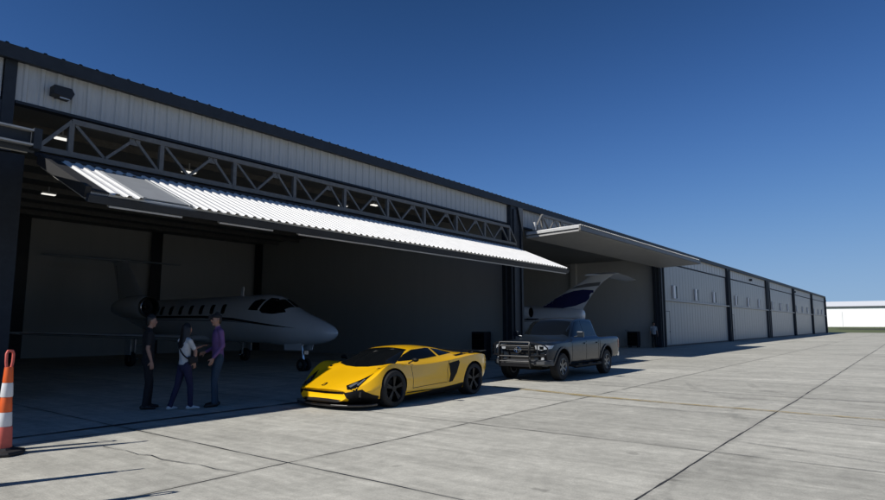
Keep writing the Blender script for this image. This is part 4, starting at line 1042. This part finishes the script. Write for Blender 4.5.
        ch_ += hand(wr, hd, pn, k, curl)
    tags = ['skin', 'top', 'legs', 'shoe', 'eye', 'lip']
    me = body_mesh(ch_, tags)
    link('figure', me, [SKIN, top, legs, shoes, EYE, LIP], t, smooth=180)
    hairfn(t, H_, S, k, fx)
    if bag: bag(t, S, k)
    return t
def hair_mesh(t, chains, name, m, vox=.011):
    me = body_mesh(chains, ['h'], vox); link(name, me, m, t, smooth=180)
def short_hair(m=HAIR):
    def f(t, H_, S, k, fx):
        ch = [('h', [(H_(-.030,0,.030), .078*k, .080*k, fx), (H_(-.014,0,.066), .093*k, .082*k, fx), (H_(-.010,0,.098), .070*k, .062*k, fx)]),
              ('h', [(H_(-.055,0,-.055), .040*k, .058*k, fx), (H_(-.045,0,.02), .060*k, .079*k, fx)]), ('h', [(H_(.050,-.03,.088), .028*k), (H_(.055,.03,.088), .028*k)])]
        hair_mesh(t, ch, 'hair', m)
    return f
def cap_hair(t, H_, S, k, fx):
    hair_mesh(t, [('h', [(H_(-.055,0,-.055), .038*k, .058*k, fx), (H_(-.045,0,.015), .056*k, .077*k, fx)])], 'hair', HAIR)
    ch = [('h', [(H_(-.006,0,.050), .099*k, .083*k, fx), (H_(-.006,0,.085), .090*k, .078*k, fx), (H_(-.008,0,.115), .05*k, .045*k, fx)]),
          ('h', [(H_(.075,-.04,.052), .014*k), (H_(.12,0,.044), .022*k), (H_(.075,.04,.052), .014*k)]), ('h', [(H_(.06,0,.052), .02*k, .06*k, (0,1,0)), (H_(.15,0,.040), .008*k, .05*k, (0,1,0))])]
    hair_mesh(t, ch, 'cap', C_BLACK)
def long_hair(t, H_, S, k, fx):
    ch = [('h', [(H_(-.030,0,.030), .085*k, .084*k, fx), (H_(-.014,0,.066), .098*k, .086*k, fx), (H_(-.010,0,.100), .072*k, .064*k, fx)]),
          ('h', [(H_(-.04,0,.04), .075*k, .088*k, fx), (H_(-.06,0,-.08), .062*k, .098*k, fx), (H_(-.085,0,-.20), .052*k, .108*k, fx), (H_(-.11,0,-.32), .042*k, .10*k, fx), (H_(-.115,0,-.40), .022*k, .07*k, fx)]),
          ('h', [(H_(.0,.080,.05), .030*k), (H_(-.01,.088,-.08), .032*k), (H_(-.03,.098,-.22), .026*k)]), ('h', [(H_(.0,-.080,.05), .030*k), (H_(-.01,-.088,-.08), .032*k), (H_(-.03,-.098,-.22), .026*k)])]
    hair_mesh(t, ch, 'hair', HAIR)
def sling_bag(t, S, k):
    b = MB(); n = 22; pts = []
    for i in range(n+1):      # strap from the left shoulder to the right hip, round the body
        a = 2*PI*i/n; x = .128*math.cos(a); yy = .182*math.sin(a); z = 1.25 + .205*math.sin(a)
        pts.append(S(x*(1.0 if math.sin(a) < .6 else .75), yy*(.75 if math.sin(a) > .6 else 1.0), z))
    b.tube(pts, .014*k, 8); b.build('bag_strap', C_BLACK, t, smooth=60)
    b = MB(); b.obox(S(.06,-.205,1.03), S(.10,0,.01), S(0,.04,0), S(-.01,0,.075)); b.build('sling_bag', C_BLACK, t, bevel=.02)

def az(u): return R(YAW) - math.atan((u-442.5)/615.8)
RIGHT = lambda u: az(u) - PI/2          # heading that points to the right of the picture at column u
person((5.83,11.45,0), RIGHT(144)+.15, 1.72, 'person in black t-shirt and black trousers, hands hanging at the sides', C_BLACK, C_DARK, SHOE_B, 'short', short_hair(),
       {-1: ((-.05,-.235,1.13), (.02,-.255,.90), (.12,.03,-1), (.1,.9,0), .45), 1: ((-.04,.235,1.13), (.05,.245,.90), (.15,-.03,-1), (.1,-.9,0), .45)},
       {-1: (-.03,-.11,0,-.15), 1: (.07,.11,0,.2)})
person((6.22,10.85,0), RIGHT(181)+.55, 1.55, 'person with long black hair, white t-shirt, navy trousers and white sneakers, one arm reaching out', C_WHITE, C_NAVY, SHOE_W, 'short', long_hair,
       {-1: ((.10,-.225,1.20), (.10,-.20,.98), (.25,.25,-1), (.1,.9,0), .5), 1: ((.20,.19,1.20), (.43,.12,1.28), (1,-.1,.25), (0,-.5,-.8), .35)},
       {-1: (.10,-.12,0,-.3), 1: (-.20,.13,0,.25)}, slim=.95, bag=sling_bag)
person((6.86,10.78,0), RIGHT(216)+PI+.25, 1.755, 'person in a purple long sleeved shirt, blue jeans and black cap, facing the other two', C_PURPLE, C_JEANS, SHOE_B, 'long', cap_hair,
       {-1: ((-.03,-.25,1.14), (.20,-.16,1.02), (1,.35,-.25), (.1,.8,-.3), .6), 1: ((-.02,.25,1.14), (.14,.20,.92), (.35,-.1,-1), (.1,-.9,0), .5)},
       {-1: (-.02,-.10,0,-.15), 1: (.06,.10,0,.15)}, lean=.03)
person((42.45,14.35,0), R(215), 1.72, 'person in a pale grey shirt standing by the far post of the second hangar', C_GREY, C_DARK, SHOE_B, 'short', short_hair(),
       {-1: ((-.04,-.235,1.13), (.04,-.245,.90), (.12,.03,-1), (.1,.9,0), .45), 1: ((-.03,.235,1.13), (.06,.245,.90), (.15,-.03,-1), (.1,-.9,0), .45)},
       {-1: (0,-.11,0,-.15), 1: (.04,.11,0,.15)})
